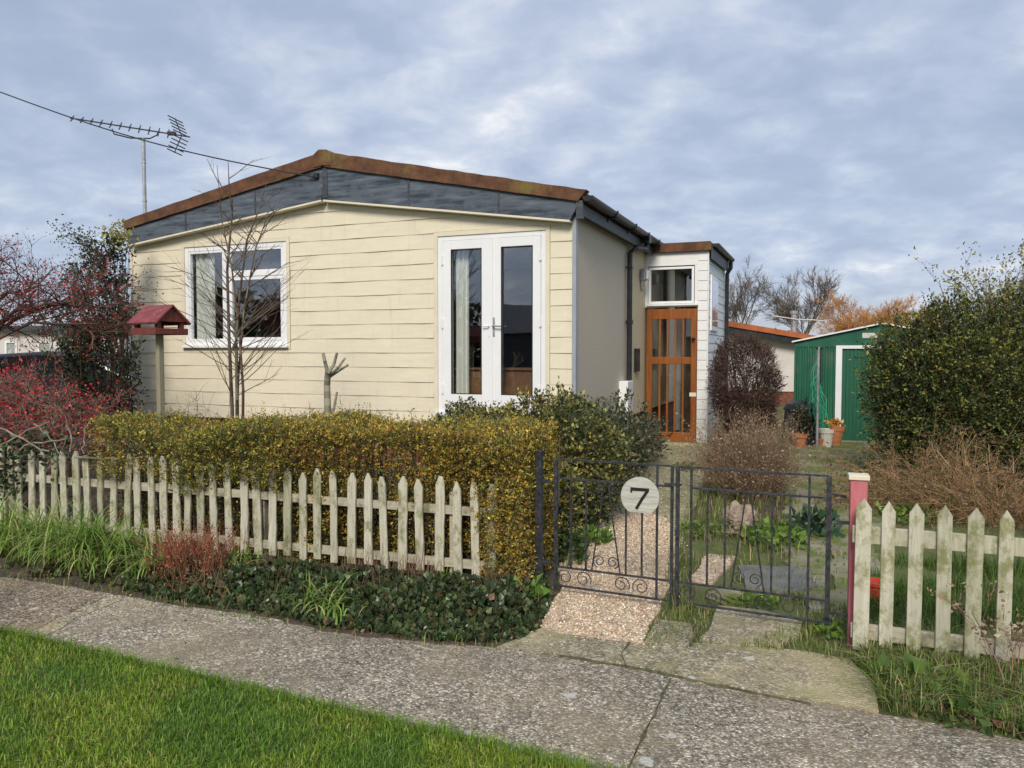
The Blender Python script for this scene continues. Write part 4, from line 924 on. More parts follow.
# ------------------------------------------------------------------ red berried bush, ivy tree, left side
segs, tips = [], []
rb = P(22, 430, 7.6); rb.z = .1
RB = thing('red_berry_bush', 'large red-berried bush with bare arching branches at the left edge', 'bush', (rb.x, rb.y, gz(rb.y)))
for k in range(34):
    a = random.uniform(0, 6.28); p = (rb.x+random.uniform(-1.5, .42), rb.y+random.gauss(0, .25), gz(rb.y))
    grow(p, (math.cos(a)*.5, math.sin(a)*.3, 1), random.uniform(.75, 1.15), .017, 0, dict(kids=[6, 6, 5], depth=3, wob=.20, up=.03, taper=.45, ang=.75, ls=.5, rmin=.0025, n=5, t0=.35), segs, tips)
am = AM(); sticks(am, segs, [(.20, .17, .13), (.28, .24, .19), (.14, .10, .08)], 4); abuild(am, 'branches', M['twig'], RB)
RD = [(.55, .035, .045), (.38, .03, .04), (.62, .09, .09), (.26, .035, .035), (.12, .05, .04), (.09, .10, .04)]
tp = np.array([t[0] for t in tips]); print('red tips', len(tp)); tp = tp[tp[:, 0] < P(122, 400, 7.6).x]; idx = rng.integers(0, len(tp), 17000); pt = tp[idx]+rng.normal(0, .06, (len(idx), 3)); pt = pt[(pt[:, 2] > .5)]
am = AM(); leaves(am, pt, .024, RD, None, .8, .25, [3, 3, 1.5, 2, 1.5, 1]); abuild(am, 'berries', M['leaf'], RB)
segs, tips = [], []
rt_ = P(-40, 400, 8.6)
RT_ = thing('arching_thorn_tree', 'small thorn tree with reddish twigs arching in from the left edge', 'tree', (rt_.x, rt_.y, gz(8.6)))
grow((rt_.x, rt_.y, .1), (.0, 0, 1), 1.5, .06, 9, dict(kids=[1], depth=0, wob=.05, up=.1, taper=.8, ang=.5, ls=.5, rmin=.003, n=6), segs, tips)
for tgt, r_ in (((60, 306), .035), ((100, 304), .028), ((30, 290), .03), ((-20, 280), .03), ((90, 330), .025)):
    e = P(tgt[0], tgt[1], 8.4); s = Vector((rt_.x, rt_.y, 1.45)); prev = s
    for k in range(1, 8):
        t = k/7; q = s.lerp(e, t)+Vector((0, 0, .38*math.sin(t*math.pi)*.6+random.gauss(0, .02))); rr_ = r_*(1-.6*t)
        segs.append((tuple(prev), tuple(q), rr_*1.05, rr_)); 
        if k > 1:
            for j in range(3): grow(q, ((q-prev).normalized()+Vector((random.gauss(0, .6), random.gauss(0, .5), random.gauss(.3, .5)))), random.uniform(.3, .55), .009, 1, dict(kids=[4, 5, 4], depth=3, wob=.16, up=.03, taper=.45, ang=.7, ls=.55, rmin=.0022, n=4), segs, tips)
        prev = q
am = AM(); sticks(am, segs, [(.12, .07, .055), (.18, .11, .09), (.09, .06, .05)], 4); abuild(am, 'branches', M['twig'], RT_)
tp = np.array([t[0] for t in tips]); idx = rng.integers(0, len(tp), 3400); pt = tp[idx]+rng.normal(0, .04, (len(idx), 3))
am = AM(); leaves(am, pt, .022, RD, None, .8, .25, [2, 2, 1, 2, 2, .3]); abuild(am, 'berries', M['leaf'], RT_)
IV = [(.035, .055, .022), (.05, .07, .03), (.025, .04, .02), (.08, .10, .04), (.09, .07, .035), (.02, .03, .018)]
ic = P(99, 330, 10.2)
shrub('ivy_covered_tree', 'narrow dark ivy-clad tree standing against the left corner of the bungalow', 'tree',
      [((ic.x, ic.y, 1.1), (.48, .45, 1.05)), ((ic.x+.13, ic.y, 2.0), (.36, .35, .85)), ((ic.x+.22, ic.y, 2.72), (.24, .24, .5)), ((ic.x-.25, ic.y-.1, 1.75), (.36, .35, .55)), ((ic.x-.3, ic.y, .6), (.5, .4, .6))], 42000, .042, IV, (ic.x, ic.y, gz(ic.y)), None, 'glossleaf', stems=90, thr=-.1, clf=4, lump=.2)
IT = bpy.data.objects['ivy_covered_tree']; segs, tips = [], []
for k in range(26):
    z = random.uniform(1.6, 3.0); grow((ic.x+.1-.1*(k % 3), ic.y, z), (-1 if k % 4 else .2, random.gauss(0, .4), .5), random.uniform(.25, .45), .008, 0, dict(kids=[4, 3], depth=2, wob=.15, up=.05, taper=.4, ang=.6, ls=.45, rmin=.002, n=4), segs, tips)
am = AM(); sticks(am, segs, [(.12, .09, .06)], 4); abuild(am, 'bare_twigs', M['twig'], IT)
am = AM(); tp = np.array([t[0] for t in tips]); pt = np.repeat(tp, 6, 0)+rng.normal(0, .05, (len(tp)*6, 3)); leaves(am, pt, .035, IV+[(.12, .14, .05)], None, .6); abuild(am, 'outer_leaves', M['leaf'], IT)
tz_ = Vector((ic.x+.27, ic.y, 3.1)); pt = np.array(tz_)+rng.normal(0, .09, (500, 3))
am = AM(); leaves(am, pt, .04, [(.35, .32, .06), (.28, .27, .07), (.42, .37, .1)], None, .6); abuild(am, 'yellow_top_leaves', M['leaf'], IT)
# ivy scrambling over the left end of the fence
am = AM(); n = 2800; u = rng.uniform(onf(-30), onf(75), n); z = rng.uniform(.25, .92, n)**1.0; y = rng.normal(.02, .07, n)
w_ = np.array(FA)[None]+np.outer(u, np.array(fd))+np.outer(y, np.array(fn)); w_[:, 2] = z; s = sines(w_, 1, 5, 4); dens = np.clip((onf(80)-u)/.9, .12, 1); keep = (s > .3-.6*dens) & (rng.random(n) < dens+.2*(z > .7))
leaves(am, w_[keep], .042, IV+[(.06, .09, .03)], np.tile(-np.array(fn), (keep.sum(), 1)), .8); abuild(am, 'ivy', M['glossleaf'], None, label='dark ivy scrambling over the left end of the long picket fence', category='ivy', kind='stuff')
# pale twisted dead stems lying on the fence top, left
segs = []
for a, b, c_, r_ in [((75, 457), (110, 462), (150, 456), .011), ((150, 457), (175, 463), (205, 460), .010), ((0, 428), (25, 442), (48, 452), .009), ((34, 424), (52, 438), (60, 455), .007), ((66, 425), (75, 438), (70, 452), .008), ((92, 418), (80, 434), (85, 454), .007), ((20, 450), (40, 436), (66, 441), .007), ((100, 440), (112, 446), (118, 458), .006), ((0, 445), (30, 430), (50, 420), .009), ((205, 460), (225, 470), (258, 478), .010)]:
    q0, q1, q2 = P(*a, 6.35), P(*b, 6.3), P(*c_, 6.2); pr = q0
    for k in range(1, 9):
        t = k/8; q = q0*(1-t)**2+q1*2*t*(1-t)+q2*t*t+Vector((random.gauss(0, .008), 0, random.gauss(0, .008))); segs.append((tuple(pr), tuple(q), r_*(1-.3*t), r_*(1-.3*t))); pr = q
am = AM(); sticks(am, segs, [(.19, .17, .13), (.25, .23, .18)], 7, .1); abuild(am, 'pale_branches', M['twig'], RB)
# ------------------------------------------------------------------ bare sapling, pruned stump
sp_ = P(236, 415, 7.3)
SP = thing('bare_sapling', 'leafless many-stemmed young tree in front of the bungalow window', 'tree', (sp_.x, sp_.y, gz(sp_.y))); segs, tips = [], []
def poly(pts, Y, r0, r1, sub=5):
    P3 = [P(a, b, Y+random.gauss(0, .03)) for a, b in pts]; out = []; tot = len(P3)-1
    for i in range(tot):
        for k in range(sub):
            f0, f1 = (i+k/sub)/tot, (i+(k+1)/sub)/tot; q0 = P3[i].lerp(P3[i+1], k/sub); q1 = P3[i].lerp(P3[i+1], (k+1)/sub)
            out.append((tuple(q0), tuple(q1), r0+(r1-r0)*f0, r0+(r1-r0)*f1))
    segs.extend(out); return P3
gzs = gz(7.3); base_y = 352+(1.6-gzs)*F/7.3
trunks = [([(233, base_y), (232, 410), (229, 340), (227, 270), (232, 215), (229, 185), (228, 160)], .022, .003), ([(237, base_y), (237, 400), (236, 340), (240, 290), (247, 240), (258, 212), (266, 185)], .021, .003),
          ([(242, base_y), (243, 390), (239, 330), (232, 270), (222, 222), (217, 165)], .017, .0025), ([(235, base_y), (238, 380), (244, 310), (255, 250), (268, 215), (290, 205)], .014, .0025)]
for pts_, a, b in trunks:
    P3 = poly(pts_, 7.3, a, b)
    for i in range(1, len(P3)-1):
        for k in range(7 if i < 4 else 1):
            s = P3[i].lerp(P3[i+1], random.random()); sg = random.choice((-1, 1)); low = 1-min(1, (s.z-.9)/1.6)
            d = Vector((sg*random.uniform(.5, 1.0), random.gauss(0, .35), random.uniform(.35, 1.0)))
            grow(s, d, random.uniform(.30, .66)*(1 if s.z < 2.2 else .6), .0052, 0, dict(kids=[3, 1], depth=2 if random.random() < .3 else 1, wob=.05, up=.035, taper=.35, ang=.45, ls=.55, rmin=.0018, n=5), segs, tips)
am = AM(); sticks(am, segs, [(.13, .10, .075), (.18, .14, .105), (.10, .07, .055)], 5); abuild(am, 'trunk_and_branches', M['twig'], SP)
segs = []
q = P(328, 425, 7.0); ST = thing('pruned_branch_stump', 'pale pruned stump with five stubby upright branches between the window and the french doors', 'tree stump', (q.x, q.y, gz(7)))
poly([(328, 352+1.55*F/7.0), (328, 420), (327, 385), (328, 372)], 7.0, .034, .028); poly([(328, 374), (325, 362), (323, 353)], 7, .019, .014); poly([(328, 374), (334, 364), (337, 353)], 7, .016, .012); poly([(328, 376), (338, 368), (345, 358)], 7, .014, .011); poly([(328, 378), (340, 370), (348, 365)], 7.0, .013, .010); poly([(328, 420), (334, 408), (337, 392)], 7.0, .014, .010)
am = AM(); sticks(am, segs, [(.24, .225, .165), (.29, .27, .2)], 8, .08); abuild(am, 'trunk', M['twig'], ST)
# wispy stems round the bird table
segs, tips = [], []
for px in (150, 158, 182, 200, 255, 275): grow(P(px, 440, 6.9)-Vector((0, 0, .3)), (random.gauss(0, .25), 0, 1), random.uniform(.45, .65), .004, 0, dict(kids=[5, 3], depth=2, wob=.14, up=-.02, taper=.4, ang=.7, ls=.55, rmin=.0016, n=5), segs, tips)
am = AM(); sticks(am, segs, [(.17, .13, .10), (.11, .08, .06)], 4); abuild(am, 'wispy_shrub', M['twig'], None, label='wispy bare twigs poking up behind the hedge below the bird table', category='shrub')
# ------------------------------------------------------------------ ground cover
PE = [Vector(xy(p)) for p in pe]
def pip(pts, poly_):
    x, y = pts[:, 0], pts[:, 1]; ins = np.zeros(len(pts), bool); n = len(poly_)
    for i in range(n):
        x0, y0 = poly_[i][:2]; x1, y1 = poly_[(i+1) % n][:2]
        c = ((y0 > y) != (y1 > y)) & (x < (x1-x0)*(y-y0)/(y1-y0+1e-12)+x0); ins ^= c
    return ins
def scatter(poly_, n):
    a = np.array([p[:2] for p in poly_], float); lo_, hi_ = a.min(0), a.max(0)
    p = rng.uniform(lo_, hi_, (n, 2)); p = p[pip(p, a)]; z = np.array([gz(y) for y in p[:, 1]]); return np.column_stack([p, z])
def scatter_px(px, n): return scatter([G(*p) for p in px], n)
# lawn blades
LP = [xy(le(-2.2)), xy(le(-1)), xy(LE0), xy(LE1), xy(le(4.6)), (1.6, 1.6), (-1.7, 1.6)]
p = scatter(LP, 620000); dd = np.hypot(p[:, 0], p[:, 1]); p = p[rng.random(len(p)) < np.clip((2.6/dd)**1.6, .15, 1)]; print('lawn blades', len(p)); p[:, 2] = .012
p[:, :2] += 0
GR = [(.165, .285, .028), (.21, .34, .04), (.13, .235, .024), (.28, .39, .07), (.38, .40, .14), (.17, .30, .045)]
am = AM(); tn = sines(p, .35, 2.2, 8); cwt = [3, 3, 2.5, 1.2, .35, 2]
fl = np.clip(sines(p, .5, 2.4, 8)+sines(p, .35, 7, 9)+.5, 0, 1)[:, None]; fl = (1-fl)*np.array([[.8, .88, .9]])+fl*np.array([[1.35, 1.15, 1.1]])
blades(am, p, .026, .0036, GR, .6, .26, .35, [3, 2.6, 2.6, 1.2, .9, 2], field=fl); LG = abuild(am, 'lawn_grass', M['grass'], None, kind='stuff', label='short mown lawn grass in the foreground', category='grass')
# overhanging tufts on the lawn edge
t = rng.uniform(-2.5, 4.6, 9000); ep = np.array([xy(le(a)) for a in t]); ep = np.column_stack([ep, np.full(len(t), .012)]); ep[:, :2] += rng.normal(0, .016, (len(t), 2))+np.array([0, .004])
am = AM(); blades(am, ep, .042, .0035, GR, .7, .22, .35, cwt); abuild(am, 'lawn_edge_grass', M['grass'], None, kind='stuff', label='ragged grass fringe along the edge of the lawn', category='grass')
# ivy bank below the fence
def bank(px, n, h, size, pal, name, label, cat, wts=None, mat='glossleaf', aspect=.85, seed=3, thr=-.5, up=.5):
    pl = [G(*q) for q in px]; p = scatter(pl, n); pa = np.array([q[:2] for q in pl])
    d = np.full(len(p), 9.)
    for i in range(len(pa)):
        a, b = pa[i], pa[(i+1) % len(pa)]; ab = b-a; t = np.clip(((p[:, :2]-a)@ab)/(ab@ab), 0, 1); d = np.minimum(d, np.linalg.norm(p[:, :2]-(a+t[:, None]*ab), axis=1))
    hh = h*np.clip(d/.22, .12, 1)*(1+sines(p, .3, 4, seed)); p[:, 2] += hh*np.sqrt(rng.random(len(p)))*1.0+.006
    p, o = clump(p, np.tile([0, -.35, .7], (len(p), 1)), seed, 5, thr)
    am = AM(); leaves(am, p, size, pal, o, aspect, .25, wts, .3, up); return abuild(am, name, M[mat], None, kind='stuff', label=label, category=cat)
IVG = [(.055, .085, .035), (.075, .11, .045), (.038, .06, .030), (.13, .16, .07), (.13, .09, .045)]
bank([(195, 606), (262, 614), (324, 628), (440, 642), (486, 645), (521, 639), (540, 628), (552, 600), (545, 580), (480, 592), (380, 583), (300, 572), (240, 566), (200, 575), (120, 580), (130, 592)], 48000, .12, .036, IVG, 'ivy_ground_cover', 'dark green ivy spreading over the ground below the long picket fence', 'ivy', [3, 3, 2.5, 1.5, .8], thr=-2)
bank([(0, 572), (40, 579), (80, 583), (150, 596), (200, 604), (210, 565), (130, 555), (50, 545), (0, 540)], 9000, .08, .04, [(.10, .13, .04), (.06, .09, .03), (.16, .15, .07), (.10, .07, .04)], 'weedy_ground_cover', 'low weedy leaves at the foot of the left end of the fence', 'weeds', mat='leaf', thr=-.1)
DL = [(.10, .09, .035), (.19, .10, .055), (.14, .12, .06), (.26, .17, .09)]
# dead leaves and soil litter along the bed edge
def litter(px, n, pal, name, label, size=.022):
    p = scatter_px(px, n); p[:, 2] += .012+rng.random(len(p))*.012; am = AM(); leaves(am, p, size, pal, None, .6, .3, None, .4, -.1); abuild(am, name, M['leaf'], None, kind='stuff', label=label, category='leaf litter')
litter([(0, 571), (150, 596), (262, 612), (440, 640), (520, 640), (521, 644), (440, 648), (324, 634), (262, 620), (150, 603), (0, 580)], 2600, DL+[(.3, .2, .12)], 'leaf_litter', 'brown leaf litter along the planting edge of the footpath', .018)
litter([(880, 640), (1024, 670), (1024, 738), (960, 728), (890, 712)], 900, DL+[(.34, .2, .12)], 'leaf_litter', 'fallen brown leaves in the verge below the short white fence', .04)
litter([(560, 560), (640, 430), (700, 440), (680, 540)], 700, DL, 'leaf_litter', 'dry leaves scattered over the garden path')
# strap-leaved clumps
SL = [(.22, .34, .06), (.30, .42, .09), (.15, .25, .045), (.42, .44, .17), (.18, .30, .06)]
spots = [(8, 552, 60, .42, 'strappy green clump at the extreme left edge below the fence'), (38, 560, 75, .42, 'strappy green clump second from the left edge'), (68, 566, 80, .42, 'strappy green clump third from the left edge'), (92, 572, 85, .44, 'tallest strappy green clump below the fence, fourth from the left'), (118, 573, 60, .36, 'strappy green clump just left of the russet stems'),
         (240, 582, 26, .26, 'small upright strappy tuft right of the russet stems'), (322, 615, 22, .19, 'small bright strappy tuft low in the ivy near the footpath'), (338, 622, 14, .18, 'lowest bright strappy tuft leaning over the footpath edge'), (150, 582, 40, .3, 'short strappy tuft directly left of the russet stems')]
for x, y, n, L, lab in spots:
    q = G(x, y); am = AM(); straps(am, (q.x, q.y+.04, .03), n*3, L*1.25, .012, SL, .07, 1.0, 6); abuild(am, 'strap_leaf_clump', M['grass'], None, label=lab, category='plant', group='strap-leaved clumps below the long fence')
# russet stems
segs, tips = [], []; am = AM()
for k in range(230):
    q = G(random.gauss(193, 20), random.gauss(578, 9)); grow((q.x, q.y, 0), (random.gauss(0, .3), random.gauss(-.1, .3), 1), random.uniform(.16, .34), .0028, 0, dict(kids=[4], depth=1, wob=.08, up=0, taper=.5, ang=.5, ls=.4, rmin=.0012, n=4), segs, tips)
RS = [(.30, .085, .045), (.22, .06, .035), (.38, .15, .09), (.2, .12, .07)]; sticks(am, segs, RS, 3)
tp = np.array([t[0] for t in tips]); leaves(am, tp[rng.integers(0, len(tp), 1500)]+rng.normal(0, .012, (1500, 3)), .018, RS, None, .4); abuild(am, 'russet_plant', M['twig'], None, label='low clump of russet-red dead stems below the long fence', category='plant')
segs = []; am = AM()
for k in range(200):
    q = G(random.uniform(345, 430), random.gauss(592, 8)); segs.append(((q.x, q.y, 0), (q.x+random.gauss(0, .04), q.y-.02+random.gauss(0, .04), random.uniform(.12, .26)), .002, .001))
sticks(am, segs, [(.20, .10, .07), (.28, .17, .12)], 3); abuild(am, 'dry_twig_litter', M['twig'], None, kind='stuff', label='thin brown dead stems rising through the ivy at the middle of the long fence', category='plant')
# garden grass and weeds right of the path
WG = [(.15, .23, .04), (.21, .28, .06), (.10, .16, .035), (.32, .31, .13), (.40, .34, .19)]
def tall(px, n, h, name, label, wdt=.005, pal=WG, lean=.5):
    p = scatter_px(px, n); am = AM(); s = sines(p, 1, 3, 5); p = p[(s+rng.normal(0, .6, len(p))) > -.5]; blades(am, p, h, wdt, pal, lean, .25, .4); abuild(am, name, M['grass'], None, kind='stuff', label=label, category='grass')
tall([(672, 545), (690, 500), (720, 480), (800, 500), (800, 560), (740, 566), (705, 556), (690, 585), (700, 600), (720, 606), (690, 622), (660, 618)], 15000, .10, 'garden_grass', 'rough green grass between the two garden paths', .005)
tall([(735, 595), (800, 598), (850, 612), (850, 655), (803, 650), (803, 625), (770, 612), (725, 606)], 9000, .05, 'garden_grass', 'short weedy grass in front of the right gate leaf')
tall([(870, 640), (1024, 650), (1060, 700), (1060, 745), (1024, 739), (884, 712), (874, 688), (862, 660)], 19000, .085, 'verge_grass', 'tall tangled grass below the short white picket fence', .0055, [(.13, .22, .035), (.18, .27, .05), (.10, .16, .03), (.25, .28, .10), (.34, .28, .15)], .95)
tall([(870, 560), (1060, 570), (1060, 660), (865, 640)], 16000, .09, 'garden_grass', 'green grass just behind the short white picket fence', .005, [(.07, .14, .02), (.10, .18, .03), (.06, .10, .02)])
tall([(800, 450), (880, 450), (870, 560), (820, 600), (790, 560)], 2200, .03, 'path_moss_grass', 'mossy grass growing between the flagstones to the shed', .004, [(.08, .12, .02), (.12, .14, .03)])
tall([(560, 540), (590, 520), (600, 530), (575, 575), (558, 590)], 2500, .07, 'garden_grass', 'green weeds at the left edge of the shingle path', .006)
tall([(720, 440), (1024, 450), (1024, 520), (830, 520), (780, 470)], 9000, .07, 'garden_grass', 'rough grass around the shed and the bramble heaps', .006)
# broad-leaved weeds
def weed(x, y, n, size, rad, h, pal, name, lab, cat='plant'):
    q = G(x, y); a = rng.uniform(0, 6.28, n); rr_ = rad*np.sqrt(rng.random(n)); p = np.column_stack([q.x+np.cos(a)*rr_, q.y+np.sin(a)*rr_, q.z+.01+h*rng.random(n)*(1-.5*rr_/rad)])
    am = AM(); leaves(am, p, size, pal, np.column_stack([np.cos(a)*.7, np.sin(a)*.7, np.full(n, .4)]), .75, .2, None, .3, .2); abuild(am, name, M['leaf'], None, label=lab, category=cat)
LGp = [(.12, .22, .03), (.17, .28, .05), (.09, .16, .03)]
weed(586, 541, 300, .05, .20, .10, LGp, 'leafy_weed', 'bright green leafy clump left of the shingle path inside the gate')
weed(568, 560, 200, .06, .16, .22, [(.05, .09, .03), (.07, .12, .04)], 'leafy_weed', 'darker leafy clump behind the black gate post')
weed(530, 606, 34, .075, .10, .16, LGp, 'leafy_weed', 'large-leaved green weed at the hedge foot beside the gate')
weed(775, 545, 260, .055, .24, .20, LGp, 'leafy_weed', 'pale green leafy clump right of the rock in the garden')
weed(812, 535, 120, .08, .18, .26, [(.04, .09, .05), (.06, .12, .06)], 'leafy_weed', 'dark blue-green broad-leaved clump between the rock and the flagstones')
weed(920, 690, 120, .06, .16, .10, [(.14, .22, .05), (.10, .16, .04)], 'leafy_weed', 'low broad-leaved weed in the verge below the short fence')
weed(905, 520, 240, .05, .25, .18, LGp, 'leafy_weed', 'leafy green clump in front of the bramble heaps beside the pink post')
weed(965, 720, 80, .05, .14, .06, [(.09, .15, .04)], 'leafy_weed', 'flat green weed at the verge edge near the footpath corner')
# dry stalk plant at right edge
segs, tips = [], []
for px, py in ((1012, 700),)*3:
    q = G(px, py); grow((q.x, q.y, 0), (random.gauss(.1, .2), 0, 1), .42, .004, 0, dict(kids=[6, 4], depth=2, wob=.14, up=.03, taper=.4, ang=.7, ls=.5, rmin=.0013, n=5), segs, tips)
am = AM(); sticks(am, segs, [(.22, .13, .09), (.3, .2, .14)], 4); tp = np.array([t[0] for t in tips]); leaves(am, np.repeat(tp, 3, 0)+rng.normal(0, .012, (len(tp)*3, 3)), .02, [(.38, .27, .2), (.28, .16, .11)], None, .7)
abuild(am, 'dry_stalks', M['twig'], None, label='dry brown stalks with withered heads in front of the short fence at the right edge', category='plant')
# ------------------------------------------------------------------ bird table
q = P(160, 420, 6.6); bz_ = gz(6.6)
BT = thing('bird_table', 'wooden bird table with faded red pitched roof on a tall grey-green post', 'bird table', (q.x+.01, q.y, bz_), -.52)
def H(px, py, Y=6.6): return P(px, py, Y).z-bz_
zf, ze, zr_ = H(160, 332), H(160, 322), H(160, 305)
build(MB().bx(-.024, .024, -.024, .024, 0, zf-.02), 'post', M['postwood'], BT, bevel=.004)
build(MB().bx(-.165, .165, -.14, .14, zf-.02, zf), 'tray', M['redwood'], BT, bevel=.003)
m = MB()
for s in (-1, 1): m.bx(-.17, .17, s*.148-.008, s*.148+.008, zf-.025, zf+.03); m.bx(s*.17-.007, s*.17+.007, -.14, .14, zf-.022, zf+.028)
build(m, 'tray_edge', M['redwood'], BT, bevel=.002)
for sx in (-.135, .135):
    for sy in (-.11, .11): build(MB().bx(sx-.018, sx+.018, sy-.018, sy+.018, zf, ze+.02), 'roof_support', M['redwood'], BT)
for s in (-1, 1):
    build(MB().prism([(-.19, s*.175, ze-.01), (-.19, 0, zr_), (-.19, 0, zr_-.016), (-.19, s*.165, ze-.026)], (.38, 0, 0)), 'roof_slope', M['redroof'], BT, bevel=.002)
for sx in (-.165, .155): build(MB().prism([(sx, -.145, ze), (sx, .145, ze), (sx, 0, zr_-.022)], (.012, 0, 0)), 'gable_board', M['redwood'], BT)
# ------------------------------------------------------------------ aerial and cable
mp_ = P(145, 213, 12.3); zt_ = P(145, 138, 12.3).z
AE = thing('tv_aerial', 'tall galvanised mast with a long television aerial above the bungalow roof', 'aerial', (mp_.x, mp_.y, mp_.z-.25), 0)
mh = zt_-mp_.z+.25
m = MB().tube([(0, 0, 0), (0, 0, mh)], .028, 10); m.tube([(0, 0, mh*.30), (0, 0, mh*.30+.03)], .034, 10); m.tube([(0, 0, mh*.72), (0, 0, mh*.72+.03)], .034, 10); build(m, 'mast', M['galv'], AE, smooth=False)
def L_(px, py): p = P(px, py, 12.3); return Vector((p.x-mp_.x, 0, p.z-mp_.z+.25))
b0_, b1_ = L_(70, 118), L_(190, 137)
build(MB().tube([b0_, b1_], .011, 6), 'boom', M['black'], AE)  # boom, arm and elements in black: silhouette against the sky put into the colour
build(MB().tube([L_(112, 129), L_(114, 134), L_(130, 138), L_(150, 138.5), L_(157, 135), L_(158, 132)], .011, 6), 'support_arm', M['black'], AE)
for k in range(11):
    t = .02+.8*k/10; c = b0_.lerp(b1_, t); hl = .13+.07*t
    dv2 = Vector((.10, .55, -.20+.0)).normalized() if 0 else Vector((-.3, .8, .48)).normalized()
    m = MB().tube([c-dv2*hl*1.25, c+dv2*hl*1.25], .010, 5); m.tube([c-Vector((.07, 0, .17))*.0-Vector((0, 0, .02)), c+Vector((0, 0, .02))], .012, 5); build(m, 'director', M['black'], AE)
c = b0_.lerp(b1_, .88); build(MB().box(c-Vector((.06, 0, -.02)), (.12, .07, .05)), 'dipole_box', M['black'], AE)
for s in (1, -1):
    m = MB(); b_ = b0_.lerp(b1_, .93)
    tip = b_+Vector((-.10 if s > 0 else -.12, .0, s*.27)); m.tube([b_, tip], .008, 6)
    for k in range(5):
        c = b_.lerp(tip, .15+.2*k); m.tube([c+Vector((-.06, -.13, .02)), c+Vector((.06, .13, -.02))], .009, 5)
    build(m, 'reflector', M['black'], AE)
e0 = P(314, 177, (A+V*vf+U*ap_u).y-.05); s0 = P(0, 92, 10.5); far = s0+(s0-e0)*1.6; far.z = s0.z+1.2
pts = []
for k in range(41):
    t = k/40; p = e0.lerp(s0, t*2.0); p.z -= .20*math.sin(min(t*2, 1)*math.pi)*.6; pts.append(p)
build(MB().tube(pts, .008, 6), 'overhead_cable', M['black'], label='black overhead cable running from the gable peak up to the left', category='cable')
# ------------------------------------------------------------------ gate
GA = Vector((.28, 5.0, 0)); gdv = Vector((.906, -.423, 0)).normalized(); grz = math.atan2(gdv.y, gdv.x); gn = Vector((-gdv.y, gdv.x, 0))
def gp(px, py, off=0):
    d = ray(px, py); t = (GA+gn*off-CAM).dot(gn)/d.dot(gn); p = CAM+d*t-GA; return p.dot(gdv), p.z
def scroll(cx, cz, r, s=1, turns=1.6, a0=0, n=26):
    return [(cx+s*r*(1-.72*k/n)*math.cos(a0+turns*2*math.pi*k/n), 0, cz+r*(1-.72*k/n)*math.sin(a0+turns*2*math.pi*k/n)) for k in range(n+1)]
x0 = gp(556, 500)[0]; x1 = gp(672, 500)[0]; x2 = gp(677, 500)[0]; x3 = gp(829, 500)[0]
zt0 = gp(556, 459)[1]; zt1 = gp(672, 466)[1]; zt3 = gp(830, 476)[1]; zb0 = gp(556, 586)[1]; zb1 = gp(672, 601)[1]; zb3 = gp(829, 622)[1]
ztp = (zt0+zt1+zt3)/3; zbt_ = (zb0+zb1+zb3)/3; print('gate', x0, x1, x2, x3, zt0, zt1, zt3, zb0, zb1, zb3)
GL = thing('left_gate_leaf_tmp', 'left leaf of the black wrought iron gate carrying the round number plaque', 'gate', GA, grz); GL.name = 'iron_gate'; GL['group'] = 'pair of iron garden gates'
GR_ = thing('iron_gate', 'right leaf of the black wrought iron gate, plain without a plaque', 'gate', GA+gdv*x3, grz, 'pair of iron garden gates')
def sq(m, a, b, w=.014, d=.012):      # square bar from a to b in the gate plane
    a = Vector(a); b = Vector(b); t = (b-a).normalized(); n_ = Vector((0, 1, 0)); s = t.cross(n_)*w/2; n2 = n_*d/2
    return m.prism([a-s-n2, a+s-n2, a+s+n2, a-s+n2], b-a)
def leaf(T_, xa, xb, ox, bars, fullbars, mid_, hinge_left):
    X = lambda x: x-ox
    m = MB(); sq(m, (X(xa), 0, zbt_-.02), (X(xa), 0, ztp), .022, .02); build(m, 'stile', M['iron'], T_)
    m = MB(); sq(m, (X(xb), 0, zbt_-.02), (X(xb), 0, ztp), .026 if not hinge_left else .016, .02); build(m, 'stile', M['iron'], T_)
    zl1, zu = zbt_+.125, ztp-.125
    for nm, z, a, b in (('top_rail', ztp, xa-.0, xb), ('bottom_rail', zbt_, xa, xb), ('lower_rail', zl1, xa, xb), ('upper_rail', zu, xa if hinge_left else xa+.09, xb-.0)):
        m = MB(); sq(m, (X(a), -.001, z), (X(b), -.001, z), .011, .014); build(m, nm, M['iron'], T_)
    for x in fullbars: m = MB(); sq(m, (X(x), 0, zbt_), (X(x), 0, ztp), .013, .013); build(m, 'bar', M['iron'], T_)
    for x in bars: m = MB(); sq(m, (X(x), 0, zl1), (X(x), 0, zu), .011, .011); build(m, 'bar', M['iron'], T_)
    W = xb-xa
    k = 3
    for i in range(k*2):
        if i % 3 == 2: continue
        cx = X(xa)+W*(i+.5)/(2*k); s = 1 if i % 2 else -1
        build(MB().tube(scroll(cx, zbt_+.062, .055, s, 1.4, -.5), .0036, 5), 'scroll', M['iron'], T_)
    cx = X(mid_)
    for s in (1, -1):
        build(MB().tube([(cx+s*.012, 0, zu), (cx+s*.035, 0, zu-.18), (cx+s*.095, 0, zl1)], .005, 5), 'curved_bar', M['iron'], T_)
        build(MB().tube(scroll(cx+s*.045, zl1+.07, .042, s, 1.5, -1.2), .0036, 5), 'scroll', M['iron'], T_)
        if hinge_left: build(MB().tube(scroll(cx+s*.05, zu-.05, .036, s, 1.4, 1.0), .0036, 5), 'scroll', M['iron'], T_)
ba = lambda l: [gp(x, 520)[0] for x in l]
leaf(GL, x0, x1, 0, ba([571, 586, 626, 642]), ba([657]), gp(606, 520)[0], True)
